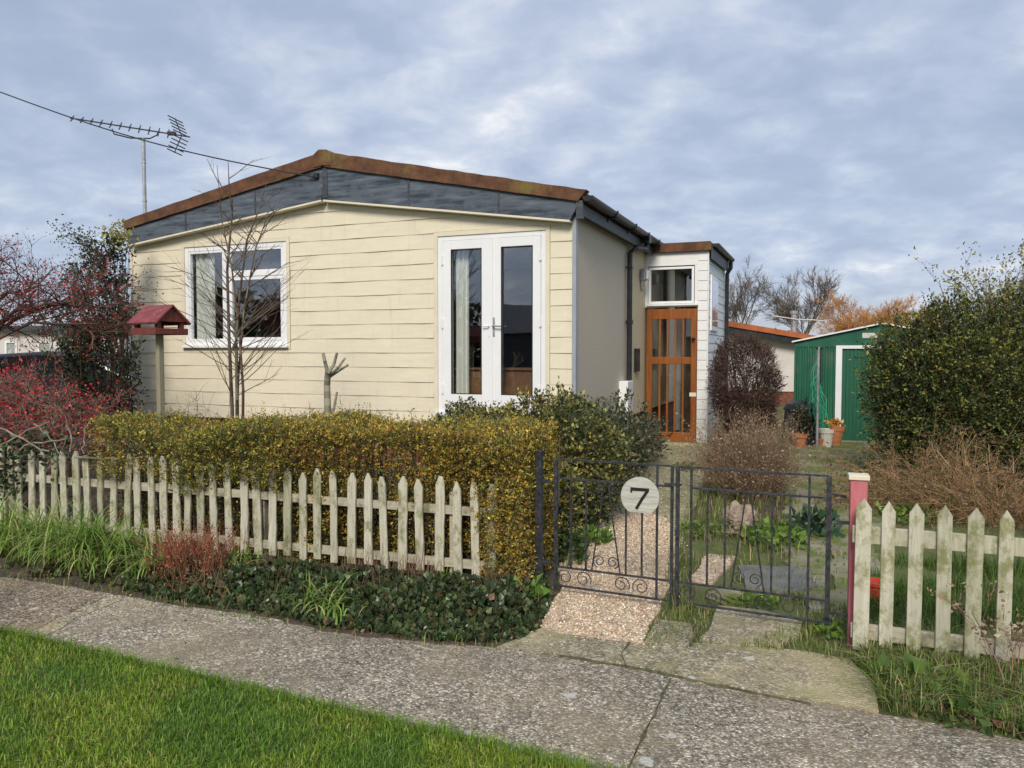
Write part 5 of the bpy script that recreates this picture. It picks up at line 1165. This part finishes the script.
leaf(GR_, x2+.004, x3, x3, ba([707.5, 725, 772, 790]), ba([691, 809]), gp(748, 520)[0], False)
hx, hz4 = gp(673, 484); 
m = MB(); sq(m, (hx-.05, -.012, hz4), (hx+.055, -.012, hz4), .014, .01); m.tube([(hx+.01, -.01, hz4), (hx+.01, -.04, hz4)], .008, 6); build(m, 'latch', M['iron'], GL)
m = MB(); bx_ = .0; sq(m, (bx_-.02, 0, zbt_+.02), (bx_+.05, 0, zbt_+.02), .02, .02); sq(m, (bx_-.0, -.002, zbt_+.06), (bx_+.04, -.002, zbt_+.06), .015, .02); build(m, 'hinge', M['iron'], GR_)
m = MB(); sq(m, (bx_+.012, 0, ztp-.10), (bx_+.09, 0, ztp-.11), .014, .014); build(m, 'hinge', M['iron'], GR_)
pxc, pzc = gp(641, 496); rad = .122; m = MB(); pts = []
for k in range(48):
    a = 2*math.pi*k/48; z = max(math.sin(a)*rad, -rad*.83); pts.append((pxc+math.cos(a)*rad, -.028, pzc+z))
m.prism(pts, (0, .016, 0)); PQ = build(m, 'number_plaque', M['plaque'], GL, bevel=.002)
m = MB()
def stroke(m, pts, w):
    for a, b in zip(pts[:-1], pts[1:]):
        a = Vector((pxc+a[0], -.0315, pzc+a[1])); b = Vector((pxc+b[0], -.0315, pzc+b[1])); t = (b-a).normalized(); s = t.cross(Vector((0, 1, 0)))*w/2; e = t*w*.2
        m.prism([a-s-e, a+s-e, b+s+e, b-s+e], (0, .003, 0))
stroke(m, [(-.055, .046), (.055, .046)], .019)
m2 = MB(); stroke(m2, [(.047, .037), (.014, -.014), (-.020, -.074)], .018)
m.v += [v+Vector((0, -.0006, 0)) for v in m2.v]; m.f += [tuple(i+8 for i in f) for f in m2.f]
m3 = MB(); stroke(m3, [(-.051, .052), (-.054, .026)], .011); k = len(m.v); m.v += [v+Vector((0, -.0012, 0)) for v in m3.v]; m.f += [tuple(i+k for i in f) for f in m3.f]
build(m, 'numeral_seven', M['number'], PQ)
lp = P(539, 571, 5.12); lp.z = 0; lpt = P(539, 452, 5.12).z
LPO = thing('gate_post', 'slim black iron gate post at the end of the yellow hedge', 'gate post', lp, grz)
build(MB().bx(-.022, .022, -.022, .022, 0, lpt), 'post_shaft', M['iron'], LPO, bevel=.003); build(MB().bx(-.026, .026, -.026, .026, lpt, lpt+.012), 'cap', M['iron'], LPO, bevel=.003)
for z in (.18, .72): build(MB().bx(.022, .085, -.008, .008, z, z+.02), 'hinge_pin', M['iron'], LPO)
rp = P(857, 560, 4.12); rp.z = 0; rpt = P(857, 479, 4.12).z
RP = thing('pink_gate_post', 'square pink-painted timber gate post with pale flat cap', 'gate post', rp, frz)
build(MB().bx(-.042, .042, -.042, .042, 0, rpt), 'post_shaft', M['pink'], RP, bevel=.004); build(MB().bx(-.052, .052, -.052, .052, rpt, rpt+.026), 'cap', M['creamtrim'], RP, bevel=.004)
for z in (.15, .66): build(MB().bx(-.10, -.0422, -.006, .006, z, z+.018), 'latch_bracket', M['iron'], RP)
# ------------------------------------------------------------------ short right fence
RA = P(862, 600, 3.98); RA.z = 0; RB2 = P(1005, 600, 3.74); RB2.z = 0; rd = (RB2-RA).normalized(); rn = Vector((-rd.y, rd.x, 0)); rrz = math.atan2(rd.y, rd.x)
RF = thing('picket_fence', 'short white peeling picket fence with pointed tops right of the pink post', 'fence', RA, rrz)
def onr(px):
    d = ray(px, 560); t = (RA-CAM).dot(rn)/d.dot(rn); return (CAM+d*t-RA).dot(rd)
tops = {862: 500, 887: 503, 915: 505, 944.5: 507, 974: 509.5, 1005: 512}
for x in (862, 887, 915, 944.5, 974, 1005, 1037, 1068):
    u = onr(x); p0_ = RA+rd*u; h = (CH+(352-tops.get(x, 513))*p0_.y/F)+.0; wd = .076 if x == 862 else .067+r.uniform(-.003, .003)
    m = MB(); pts = [(-wd/2, 0), (wd/2, 0), (wd/2+r.uniform(-.002, .002), h-.055), (r.uniform(-.004, .004), h), (-wd/2+r.uniform(-.002, .002), h-.055)]; ln = r.uniform(-.012, .012)
    m.prism([(u+a+ln*b, -.010, .03+b-.03*(b > .1)) for a, b in pts], (0, .022, 0)); build(m, 'picket', M['picket2'], RF, bevel=.003)
u0_, u1_ = onr(852), onr(1090)
def rz_(px, py): 
    d = ray(px, py); t = (RA-CAM).dot(rn)/d.dot(rn); return (CAM+d*t).z
zr1 = rz_(930, 541); zr2 = rz_(930, 641)
build(MB().bx(u0_, u1_, .0125, .04, zr1-.045, zr1+.045), 'rail', M['picket2'] if 0 else M['picket2'], RF, bevel=.004); build(MB().bx(u0_, u1_, .0125, .04, zr2-.04, zr2+.04), 'rail', M['rail'], RF, bevel=.004)
# red and terracotta scraps behind post
q = G(876, 600); RPt = thing('red_plastic_pot', 'small red plant pot lying in the grass behind the short fence', 'plant pot', (q.x, q.y, gz(q.y)))
build(MB().lathe([(.06, 0), (.075, .10), (.085, .105), (.085, .125), (.075, .125), (.07, .02)], n=20), 'pot_wall', pmat('red_plastic', (.45, .05, .03), (.55, .08, .05), 5, .5, 0), RPt)
# ------------------------------------------------------------------ rock
q = G(741, 535); RK = thing('garden_rock', 'tan lumpy rock standing on a flat stone in the garden bed', 'rock', (q.x, q.y, gz(q.y)))
def rock(rad, seed, loc, name, mat, par, sub=4):
    bm = bmesh.new(); bmesh.ops.create_icosphere(bm, subdivisions=sub, radius=1); vv = np.array([v.co[:] for v in bm.verts]); s = sines(vv, .16, 2.2, seed)+sines(vv, .04, 7, seed+1)
    for v, k in zip(bm.verts, s): v.co = Vector((v.co.x*rad[0], v.co.y*rad[1], max(v.co.z, -.6)*rad[2]))*(1+float(k))+Vector(loc)
    me = bpy.data.meshes.new(name); bm.to_mesh(me); bm.free(); o = bpy.data.objects.new(name, me); COL.objects.link(o); me.materials.append(mat); o.parent = par; return o
rock((.11, .10, .12), 5, (-.02, 0, .14), 'boulder', M['rock'], RK); rock((.06, .06, .09), 9, (.08, .02, .12), 'side_stone', M['rock'], RK); rock((.16, .12, .035), 3, (.02, 0, .03), 'base_stone', M['rock'], RK)
q = G(725, 600); rock((.10, .08, .05), 7, (0, 0, .02), 'edging_stone', M['mossyslab'], None); o = bpy.data.objects['edging_stone']; o.location = (q.x, q.y, 0); tagit(o, 'rounded mossy stone at the foot of the right gate leaf', 'stone')
# ------------------------------------------------------------------ shed
SY = 12.2; sl = P(793, 440, SY); shz = gz(SY); SA = .37; sdir = Vector((math.cos(SA), -math.sin(SA), 0)); snor = Vector((math.sin(SA), math.cos(SA), 0))
print('shed', ) if 0 else None
SH = thing('garden_shed', 'green ribbed metal garden shed with white-framed door and white roof edge', 'shed', (sl.x, SY, shz), -SA)
def sxz(px, py):
    d = ray(px, py); o = Vector((sl.x, SY, 0)); t = (o-CAM).dot(snor)/d.dot(snor); p = CAM+d*t; return (p-o).dot(sdir), p.z-shz
def sx(px): return sxz(px, 400)[0]
def szz(py, px=858): return sxz(px, py)[1]
wS = 2*sx(881); apx = sx(881); ez = szz(342.5, 793); az_ = szz(324, 881)
m = MB(); n = 30
d0_, d1_ = sx(835), sx(878)
# ribbed front left of the door
def ribs(m, a, b, z0, z1, y=0, p=.07, dpt=.018):
    n = max(1, int((b-a)/p)); p = (b-a)/n; prof = []
    for i in range(n): u = a+i*p; prof += [(u, y), (u+p*.5, y), (u+p*.6, y-dpt), (u+p*.9, y-dpt)]
    prof.append((b, y)); base = len(m.v)
    for u, yy_ in prof: m.v += [Vector((u, yy_, z0)), Vector((u, yy_, z1))]
    m.f += [(base+2*i, base+2*i+2, base+2*i+3, base+2*i+1) for i in range(len(prof)-1)]
ribs(m, 0, d0_, 0, ez-.06); build(m, 'front_wall', M['green'], SH)
m = MB(); ribs(m, d1_+.05, wS, 0, ez-.06); build(m, 'front_wall', M['green'], SH)
m = MB(); m.prism([(0, -.012, ez-.07), (wS, -.012, ez-.07), (wS, -.012, ez), (apx, -.012, az_), (0, -.012, ez)], (0, .03, 0)); m.bx(0, .03, -.022, .02, 0, ez-.07); build(m, 'gable_panel', M['green'], SH, bevel=.002)
m = MB(); m.bx(0.002, .03, .02, 1.9, 0, ez-.02); m.bx(wS-.03, wS-.002, .02, 1.9, 0, ez-.02); m.bx(.03, wS-.03, 1.87, 1.9, 0, ez-.02); build(m, 'side_wall', M['green'], SH)
m = MB()
for a, b in (((-.03, ez-.0), (apx, az_+.0)), ((apx, az_+.0), (wS+.03, ez))):
    m.prism([(a[0], -.05, a[1]+.004), (b[0], -.05, b[1]+.004), (b[0], -.05, b[1]+.02), (a[0], -.05, a[1]+.02)], (0, 2.0, 0))
build(m, 'roof', M['green'], SH)
m = MB()
for a, b in (((-.04, ez), (apx, az_)), ((apx, az_), (wS+.04, ez))):
    m.prism([(a[0], -.066, a[1]+.0), (b[0], -.066, b[1]+.0), (b[0], -.066, b[1]+.022), (a[0], -.066, a[1]+.022)], (0, .015, 0))
build(m, 'roof_edge', M['white'], SH)
fzt = szz(345.5); 
m = MB().bx(d0_, d0_+.09, -.045, -.002, 0, fzt); m.bx(d0_+.09, d1_+.04, -.045, -.002, fzt-.05, fzt); build(m, 'door_frame', M['white'], SH, bevel=.003)
m = MB(); ribs(m, d0_+.091, d1_+.25, .01, fzt-.051, -.012, .10, .008); SD = build(m, 'door', M['greendoor'], SH)
build(MB().bx(d1_-.08, d1_-.04, -.04, -.021, .85, 1.0), 'handle', M['galv'], SD)
build(MB().bx(sx(861), sx(876), -.017, -.0125, szz(338), szz(333)), 'blank_plate', M['nwall'], SH)
build(MB().bx(-.1, wS+.1, -.2, 1.9, -.19, .012), 'slab_base', M['gardenpath'], SH)
# pole with green netting
q = G(817, 449); PN = thing('netting_pole', 'slim grey pole with green netting bundled on it in front of the shed', 'pole', (q.x, q.y, gz(q.y))); zt2 = P(817, 347, q.y).z-gz(q.y)
build(MB().tube([(0, 0, 0), (0, 0, zt2)], .022, 8), 'pole_shaft', M['galv'], PN); build(MB().tube([(-.03, 0, zt2-.02), (.05, 0, zt2-.02)], .02, 6).tube([(.03, 0, zt2-.03), (.03, 0, zt2-.55)], .014, 6), 'hook', M['black'], PN)
m = MB()
for k in range(46):
    a = random.uniform(0, 6.28); z = zt2*random.uniform(.42, .9); s = random.uniform(.05, .16); p = Vector((math.cos(a)*.02, math.sin(a)*.02, z)); pts = [p]
    for j in range(5): pts.append(pts[-1]+Vector((math.cos(a)*s*.3*(1 if j < 2 else -.3)+random.gauss(0, .012), math.sin(a)*s*.3+random.gauss(0, .01), -.08+random.gauss(0, .015))))
    m.tube(pts, .0028, 3)
build(m, 'netting', M['netting'], PN)
# black compost bin and pots
q = G(802, 438); q = P(801, 440, 11.75); q.z = gz(11.75); CB = thing('compost_bin', 'black plastic compost bin with domed lid beside the shed', 'compost bin', tuple(q))
build(MB().lathe([(.30, 0), (.27, .18), (.25, .40), (.245, .5)], n=28), 'bin_body', M['black'], CB, smooth=False); build(MB().lathe([(.26, .5), (.265, .53), (.22, .60), (.12, .645), (.0001, .655)], n=28), 'lid', M['black'], CB, smooth=False)
def pot(px, py, rad, h, label, mat='terracotta', fill=None, Yo=0, tilt=0):
    q = G(px, py); q = P(px, py, min(q.y, 11.35)+0*Yo); T_ = thing('plant_pot', label, 'plant pot', (q.x, q.y, gz(q.y)), 0, 'pots in front of the shed'); T_.rotation_euler = (0, tilt, 0)
    pm = build(MB().lathe([(rad*.68, 0), (rad*.9, h*.78), (rad, h*.78), (rad*1.02, h), (rad*.9, h), (rad*.86, h*.8)], n=22), 'pot_wall', M[mat], T_)
    build(MB().lathe([(rad*.85, h*.82), (rad*.4, h*.86), (.001, h*.87)], n=16), 'soil_fill', M[fill or 'soil'], T_); return T_
pot(796, 446, .075, .20, 'broad terracotta pot leftmost of the row by the compost bin', Yo=.25); pot(800, 448, .10, .20, 'terracotta pot in front of the black compost bin')
pot(809, 447, .09, .17, 'black plastic pot holding a small leafy bush', 'black', Yo=.1)
pot(826, 447, .11, .27, 'cream-white bucket pot filled with orange material', 'cloudywhite', 'orange', Yo=.1)
pot(821, 447, .065, .13, 'smallest terracotta pot in front of the cream-white bucket'); pot(835, 446, .10, .31, 'tall tapering terracotta pot leaning by the white shed door frame', Yo=.12, tilt=.12)
q = G(809, 447); qq = (q.x, q.y+.1, gz(q.y)+.38)
shrub('potted_bush', 'small dark leafy bush growing in the black pot', 'plant', [(qq, (.16, .16, .24))], 900, .05, IV+[(.08, .12, .04)], (q.x, q.y+.1, gz(q.y)+.15), None, 'leaf', stems=12, thr=-.6, zmin=.05)
q = G(826, 440); am = AM(); pp = np.array((q.x-.02, q.y-.35, gz(q.y)+.30))+rng.normal(0, 1, (160, 3))*np.array([.05, .05, .02]); leaves(am, pp, .05, [(.7, .32, .05), (.75, .5, .2), (.6, .22, .03)], None, .6)
abuild(am, 'orange_flowers', M['leaf'], None, label='orange blooms heaped in the cream-white bucket by the shed', category='flowers')
# ------------------------------------------------------------------ neighbouring buildings
q = P(760, 380, 20); NB = thing('neighbour_bungalow', 'white neighbouring bungalow with orange-tiled roof edge behind the green shed', 'bungalow', (q.x, 20, .2), -.15)
def nx(px): return P(px, 350, 20).x-q.x
def nz(px, py): return P(px, py, 20).z-.2
XL, XR = nx(640), nx(880)
m = MB().prism([(XL, 0, .35), (nx(800), 0, .35), (nx(870), 0, .35), (nx(870), 0, nz(870, 356)), (nx(727), 0, nz(727, 330)), (XL, 0, nz(640, 316))], (0, .2, 0)); build(m, 'wall', M['nwall'], NB)
build(MB().bx(XL+.02, nx(869), .03, .25, -.2, .35), 'brick_base', M['brick'], NB)
m = MB().prism([(XL, -.35, nz(640, 306)), (nx(727), -.35, nz(727, 321)), (nx(870), -.35, nz(870, 347)), (nx(870), -.35, nz(870, 351.5)), (nx(727), -.35, nz(727, 326.5)), (XL, -.35, nz(640, 312))], (0, 5, 0)); build(m, 'roof', M['orangeroof'], NB)
m = MB().prism([(XL, -.30, nz(640, 312)), (nx(727), -.30, nz(727, 326.6)), (nx(870), -.30, nz(870, 351.6)), (nx(870), -.30, nz(870, 358)), (nx(727), -.30, nz(727, 332)), (XL, -.30, nz(640, 319))], (0, .05, 0)); build(m, 'bargeboard', M['black'], NB)
c = P(797, 330, 20); build(MB().tube([(c.x-q.x, .6, nz(797, 340)), (c.x-q.x, .6, nz(797, 312))], .07, 12).tube([(c.x-q.x, .6, nz(797, 313)), (c.x-q.x, .6, nz(797, 310))], .10, 12), 'flue', M['galv'], NB)
build(MB().tube([(nx(775), .5, nz(775, 315)), (nx(800), .5, nz(800, 319)), (nx(815), .5, nz(815, 319.5)), (nx(828), .5, nz(828, 321))], .014, 6), 'pale_pipe', M['nwall'], NB)
N2 = thing('neighbour_chalet', 'pale pinkish low chalet behind the red-berried bush at the left edge', 'chalet', (P(0, 350, 24).x, 24, .2), .05)
def mx(px): return P(px, 350, 24).x-P(0, 350, 24).x
hW = P(0, 331, 24).z-.2
build(MB().bx(mx(-260), mx(118), 0, 6, 0, hW), 'wall', M['nwall'], N2); build(MB().bx(mx(-262), mx(121), -.25, 6.2, hW, hW+.16), 'roof', M['slatedark'], N2)
for a, b in ((5, 17), (37, 51), (88, 104), (-40, -20)):
    WF = build(frame(MB(), mx(a), mx(b), P(0, 362, 24).z-.2, P(0, 341, 24).z-.2, .06, -.03, .02), 'window', M['white'], N2); build(MB().bx(mx(a)+.06, mx(b)-.06, -.012, -.006, P(0, 362, 24).z-.14, P(0, 341, 24).z-.26), 'pane', M['glass'], WF)
# parked car, mostly hidden behind the bush
CR = thing('parked_car', 'dark parked car glimpsed behind the red-berried bush', 'car', (-9.4, 16, .2), 0)
prof = [(-2.0, .35), (-2.05, .62), (-1.95, .85), (-1.35, .93), (-.75, 1.34), (.25, 1.40), (1.05, 1.30), (1.65, .95), (2.0, .88), (2.08, .6), (2.02, .32)]
build(MB().prism([(x, -.82, z) for x, z in prof], (0, 1.64, 0)), 'body', M['carpaint'], CR, bevel=.06)
build(MB().prism([(x, -.835, z) for x, z in [(-1.15, .95), (-.68, 1.27), (-.05, 1.32), (-.05, .95)]], (0, .012, 0)), 'side_window', M['glass'], CR); build(MB().prism([(x, -.835, z) for x, z in [(.02, .95), (.02, 1.32), (.95, 1.24), (1.3, .95)]], (0, .012, 0)), 'side_window', M['glass'], CR)
for x in (-1.3, 1.3):
    for y in (-.78, .78):
        wv_ = build(MB().tube([(x, y-.1, .31), (x, y+.1, .31)], .31, 24), 'wheel', M['rubber'], CR); build(MB().tube([(x, y-.108, .31), (x, y+.108, .31)], .19, 16), 'rim', M['galv'], wv_)
for y in (-.6, .6): build(MB().box((2.05, y, .7), (.08, .3, .13)), 'headlight', M['white'], CR, bevel=.02)
# bungalow across the lawn, behind the camera (seen as a reflection in the glass)
OB = thing('opposite_bungalow', 'dark-roofed bungalow across the lawn behind the viewer, reflected in the french doors', 'bungalow', (-14.5, -13.5, 0), -.78)
build(MB().bx(-6, 6, -7, 0, 0, 2.4), 'wall', M['slatedark'], OB); build(MB().prism([(-6.5, .3, 2.38), (-6.5, -3.5, 3.9), (-6.5, -7.3, 2.38)], (13, 0, 0)), 'roof', M['slatedark'], OB)
for x in (-3.5, 2.5):
    WF = build(frame(MB(), x, x+1.4, 1.0, 2.0, .08, -.0, .04), 'window', M['white'], OB); build(MB().bx(x+.08, x+1.32, .01, .02, 1.08, 1.92), 'pane', M['glass'], WF)
shrub('tall_boundary_hedge', 'tall dark boundary hedge far to the left behind the viewer, mirrored in the window', 'hedge', [((-25, -5, 1.9), (2.5, 4, 2.6)), ((-23, -10, 1.7), (2.5, 3.5, 2.3)), ((-25, 1, 1.8), (2.2, 3.5, 2.4))], 12000, .35, IV, (-24, -5, 0), None, 'leaf', stems=10, thr=-1)
# ------------------------------------------------------------------ far trees
def bare_tree(px, top, Y, label, pal, hw, n1=7, base=.2, r0=.16, dep=4, spread=.55, L0=None):
    c = P(px, top, Y); h = c.z-base; T_ = thing('bare_tree', label, 'tree', (c.x, Y, base), 0, 'bare winter trees behind the shed'); segs, tips = [], []; tr = []
    L0 = L0 or h*.42
    grow((c.x, Y, base), (0, 0, 1), h*.3, r0, 9, dict(kids=[1], depth=0, wob=.03, up=.1, taper=.8, ang=.4, ls=.5, rmin=.02, n=4), tr, [])
    for k in range(n1):
        a = 6.28*k/n1+random.uniform(-.3, .3); z = base+h*random.uniform(.2, .34)
        grow((c.x, Y, z), (math.cos(a)*spread*hw, math.sin(a)*spread*hw, 1), L0*random.uniform(.85, 1.1), r0*.5, 0, dict(kids=[5, 5, 5, 5], depth=dep, wob=.10, up=.05, taper=.4, ang=.5, ls=.60, rmin=.009, n=4, t0=.25), segs, tips)
    am = AM(); sticks(am, tr, pal, 8, .05); abuild(am, 'trunk', M['twig'], T_); am = AM(); sticks(am, segs, pal, 3, .12); abuild(am, 'crown', M['twig'], T_)
GY = [(.16, .13, .11), (.22, .18, .15), (.12, .10, .08)]
bare_tree(738, 270, 55, 'bare grey tree rising just right of the porch gutter', GY, .9); bare_tree(803, 271, 55, 'wide bare grey tree directly behind the grey flue', GY, 1.35, 9)
OR_ = [(.55, .27, .09), (.45, .21, .07), (.60, .34, .14)]
bare_tree(866, 280, 50, 'orange-brown fine-twigged tree above the shed roof', OR_, 1.8, 20, L0=2.1, spread=1.0); bare_tree(900, 288, 52, 'smaller orange-brown tree between the shed roof and the evergreen hedge', OR_, 1.5, 16, L0=1.9, spread=1.0)
def far_hedge(x0, x1, Y, h, n, pal, lab, seed):
    xs = rng.uniform(x0, x1, n); hh = h*(.75+.25*np.sin(xs*.35+seed)+.12*np.sin(xs*1.3)); z = .2+hh*np.sqrt(rng.random(n)); y = Y+rng.normal(0, 1.2, n)
    am = AM(); leaves(am, np.column_stack([xs, y, z]), .32, pal, None, .7, .25); abuild(am, 'distant_treeline', M['leaf'], None, kind='stuff', label=lab, category='trees')
far_hedge(9, 42, 60, 2.6, 16000, [(.10, .085, .05), (.07, .08, .04), (.13, .10, .06), (.05, .06, .03)], 'low brown-green wooded band on the horizon behind the shed', 1)
far_hedge(-70, -8, 48, 2.6, 14000, [(.07, .08, .04), (.10, .09, .05), (.05, .06, .03)], 'low dark wooded band on the horizon at the left', 2)
# white van-like pale cap? (none)

# ------------------------------------------------------------------ loose stones, litter and moss tufts that break up the flat surfaces
def pebbles(pts, size, pal, name, label):
    n = len(pts); r_ = (size*rng.uniform(.5, 1.4, n))[:, None]
    o6 = np.array([[1, 0, 0], [0, 1, 0], [-1, 0, 0], [0, -1, 0], [0, 0, .6], [0, 0, -.6]], float)
    a = rng.uniform(0, 6.28, n); c_, s_ = np.cos(a), np.sin(a); el_ = rng.uniform(.6, 1, n)
    vx = o6[None, :, 0]*c_[:, None]-o6[None, :, 1]*s_[:, None]*el_[:, None]; vy = o6[None, :, 0]*s_[:, None]+o6[None, :, 1]*c_[:, None]*el_[:, None]; vz = np.tile(o6[:, 2], (n, 1))
    v = np.stack([vx, vy, vz], 2)*r_[:, None]*(1+rng.normal(0, .12, (n, 6, 3)))+pts[:, None]
    i = np.arange(n)[:, None]*6; f = np.concatenate([i+np.array([t]) for t in ((0, 1, 4), (1, 2, 4), (2, 3, 4), (3, 0, 4), (1, 0, 5), (2, 1, 5), (3, 2, 5), (0, 3, 5))])
    am = AM(); am.add(v.reshape(-1, 3), f, np.repeat(cols(n, pal, .15), 6, 0)); abuild(am, name, M['twig'], None, kind='stuff', label=label, category='gravel')
SHP = [(540, 630), (546, 610), (563, 589), (560, 566), (580, 543), (600, 520), (640, 512), (668, 520), (678, 548), (669, 589), (655, 617), (643, 646), (605, 640)]
p = scatter_px(SHP, 15000); p[:, 2] += .016; pebbles(p, .0085, [(.62, .47, .33), (.72, .58, .43), (.82, .75, .62), (.50, .37, .26), (.66, .53, .36), (.42, .33, .25)], 'shingle', 'pinkish tan shingle covering the path inside the left gate leaf')
p = scatter_px([(525, 636), (538, 604), (555, 585), (552, 562), (575, 538), (600, 512), (645, 505), (685, 520), (692, 550), (684, 590), (668, 620), (655, 652), (605, 645)], 1500); p[:, 2] += .012; pebbles(p, .008, [(.62, .47, .33), (.72, .58, .43), (.5, .37, .26)], 'stray_shingle', 'loose stones spilled beyond the edges of the shingle path')
p = scatter_px([(597, 528), (603, 500), (625, 465), (690, 470), (690, 520), (680, 545), (655, 536), (620, 533)], 4500); p = p[rng.random(len(p)) < np.clip((7.6-p[:, 1])/1.6, .1, 1)]; p[:, 2] += .013; pebbles(p, .009, [(.60, .52, .34), (.70, .62, .42), (.50, .42, .28), (.45, .40, .22)], 'shingle', 'yellowish gravel scattered over the middle of the garden path')
p = scatter_px([(0, 580), (330, 640), (480, 655), (640, 672), (880, 718), (1024, 745), (1024, 768), (640, 768), (300, 700), (0, 634)], 2600); p[:, 2] += .005; pebbles(p, .0035, [(.5, .45, .36), (.3, .26, .2), (.62, .57, .48)], 'grit', 'fine grit strewn on the footpath')
litter([(0, 582), (330, 642), (640, 674), (880, 718), (1024, 745), (1024, 768), (640, 768), (300, 700), (0, 634)], 190, DL+[(.3, .2, .1)], 'leaf_litter', 'a few small dry leaves fallen on the open footpath', .016)
litter([le(-1), LE0, LE1] and [(0, 650), (300, 715), (500, 768), (0, 768)], 90, [(.35, .25, .12), (.3, .16, .08), (.45, .4, .2)], 'leaf_litter', 'a few brown leaves lying on the lawn', .022)
tall([(655, 618), (700, 606), (720, 606), (700, 645), (640, 648)], 1500, .035, 'path_moss_grass', 'grass and moss creeping between the front slabs')
tall([(803, 625), (860, 640), (880, 690), (860, 668), (800, 654), (740, 650)], 2600, .045, 'verge_grass', 'low grass creeping over the apron edge at the pink post')
tall([(497, 646), (560, 640), (640, 666), (760, 686), (880, 712), (882, 716), (760, 692), (640, 671), (560, 658)], 500, .02, 'path_moss_grass', 'thin moss and grass in the seam between footpath and apron', .003)
tall([(0, 574), (75, 584), (194, 605), (324, 628), (440, 641), (486, 644), (540, 628), (546, 634), (486, 652), (440, 650), (324, 637), (194, 613), (75, 591), (0, 581)], 3800, .055, 'verge_grass', 'ragged grass fringe between the ivy and the footpath', .0045)
tall([(700, 520), (840, 500), (850, 610), (740, 600), (700, 560)], 3500, .05, 'garden_grass', 'tufts of grass growing over the flagstone edges', .004)
p = scatter_px([(690, 560), (800, 480), (880, 450), (860, 600), (850, 640), (700, 600)], 9000); s_ = sines(p, 1, 4, 91); p = p[s_ > .5]; p[:, 2] += .026; am = AM(); leaves(am, p, .016, [(.12, .16, .03), (.17, .20, .05), (.09, .12, .025), (.22, .22, .08)], None, .8, .25, None, .3, .1); abuild(am, 'moss', M['leaf'], None, kind='stuff', label='mossy ground-hugging weeds on and between the flagstones', category='moss')

tall([(195, 604), (262, 614), (324, 628), (440, 642), (520, 638), (545, 605), (480, 585), (300, 570), (200, 575)], 900, .14, 'weedy_grass', 'thin grass blades rising through the ivy below the long fence', .005, [(.18, .26, .05), (.25, .30, .08), (.3, .25, .12)])
litter([(195, 600), (262, 608), (324, 620), (440, 634), (520, 632), (545, 600), (480, 585), (300, 570), (200, 575)], 10, DL, 'leaf_litter', 'brown leaves caught in the ivy below the long fence', .025)
for q0, q1 in (((200, 240), 585), ((255, 300), 583), ((350, 440), 592), ((470, 530), 600)):
    segs = []; am = AM()
    for k in range(90):
        q = G(random.uniform(*q0), random.gauss(q1, 9)); a = random.gauss(0, .05); segs.append(((q.x, q.y, .05), (q.x+a, q.y-.03+random.gauss(0, .04), random.uniform(.14, .24)), .0018, .001))
    sticks(am, segs, [(.20, .12, .07), (.3, .2, .13), (.16, .08, .05)], 3); abuild(am, 'dry_twig_litter', M['twig'], None, kind='stuff', label='short dead stalks standing in the ivy in front of the pickets', category='plant')

weed(700, 535, 160, .04, .2, .12, [(.12, .19, .04), (.17, .24, .06)], 'leafy_weed', 'small-leaved green clump left of the garden rock beside the concrete path')
weed(758, 606, 90, .035, .12, .05, LGp, 'leafy_weed', 'tiny green rosette on the slab just behind the right gate leaf')
weed(840, 636, 120, .04, .13, .06, LGp, 'leafy_weed', 'bright low green clump at the foot of the pink post')
weed(884, 480, 260, .05, .3, .25, [(.06, .09, .03), (.10, .13, .04)], 'leafy_weed', 'dark leafy clump at the foot of the evergreen hedge beside the shed path')
weed(690, 470, 200, .035, .2, .12, [(.14, .16, .06), (.2, .19, .08)], 'leafy_weed', 'olive leafy clump where the dry shrub meets the garden path')
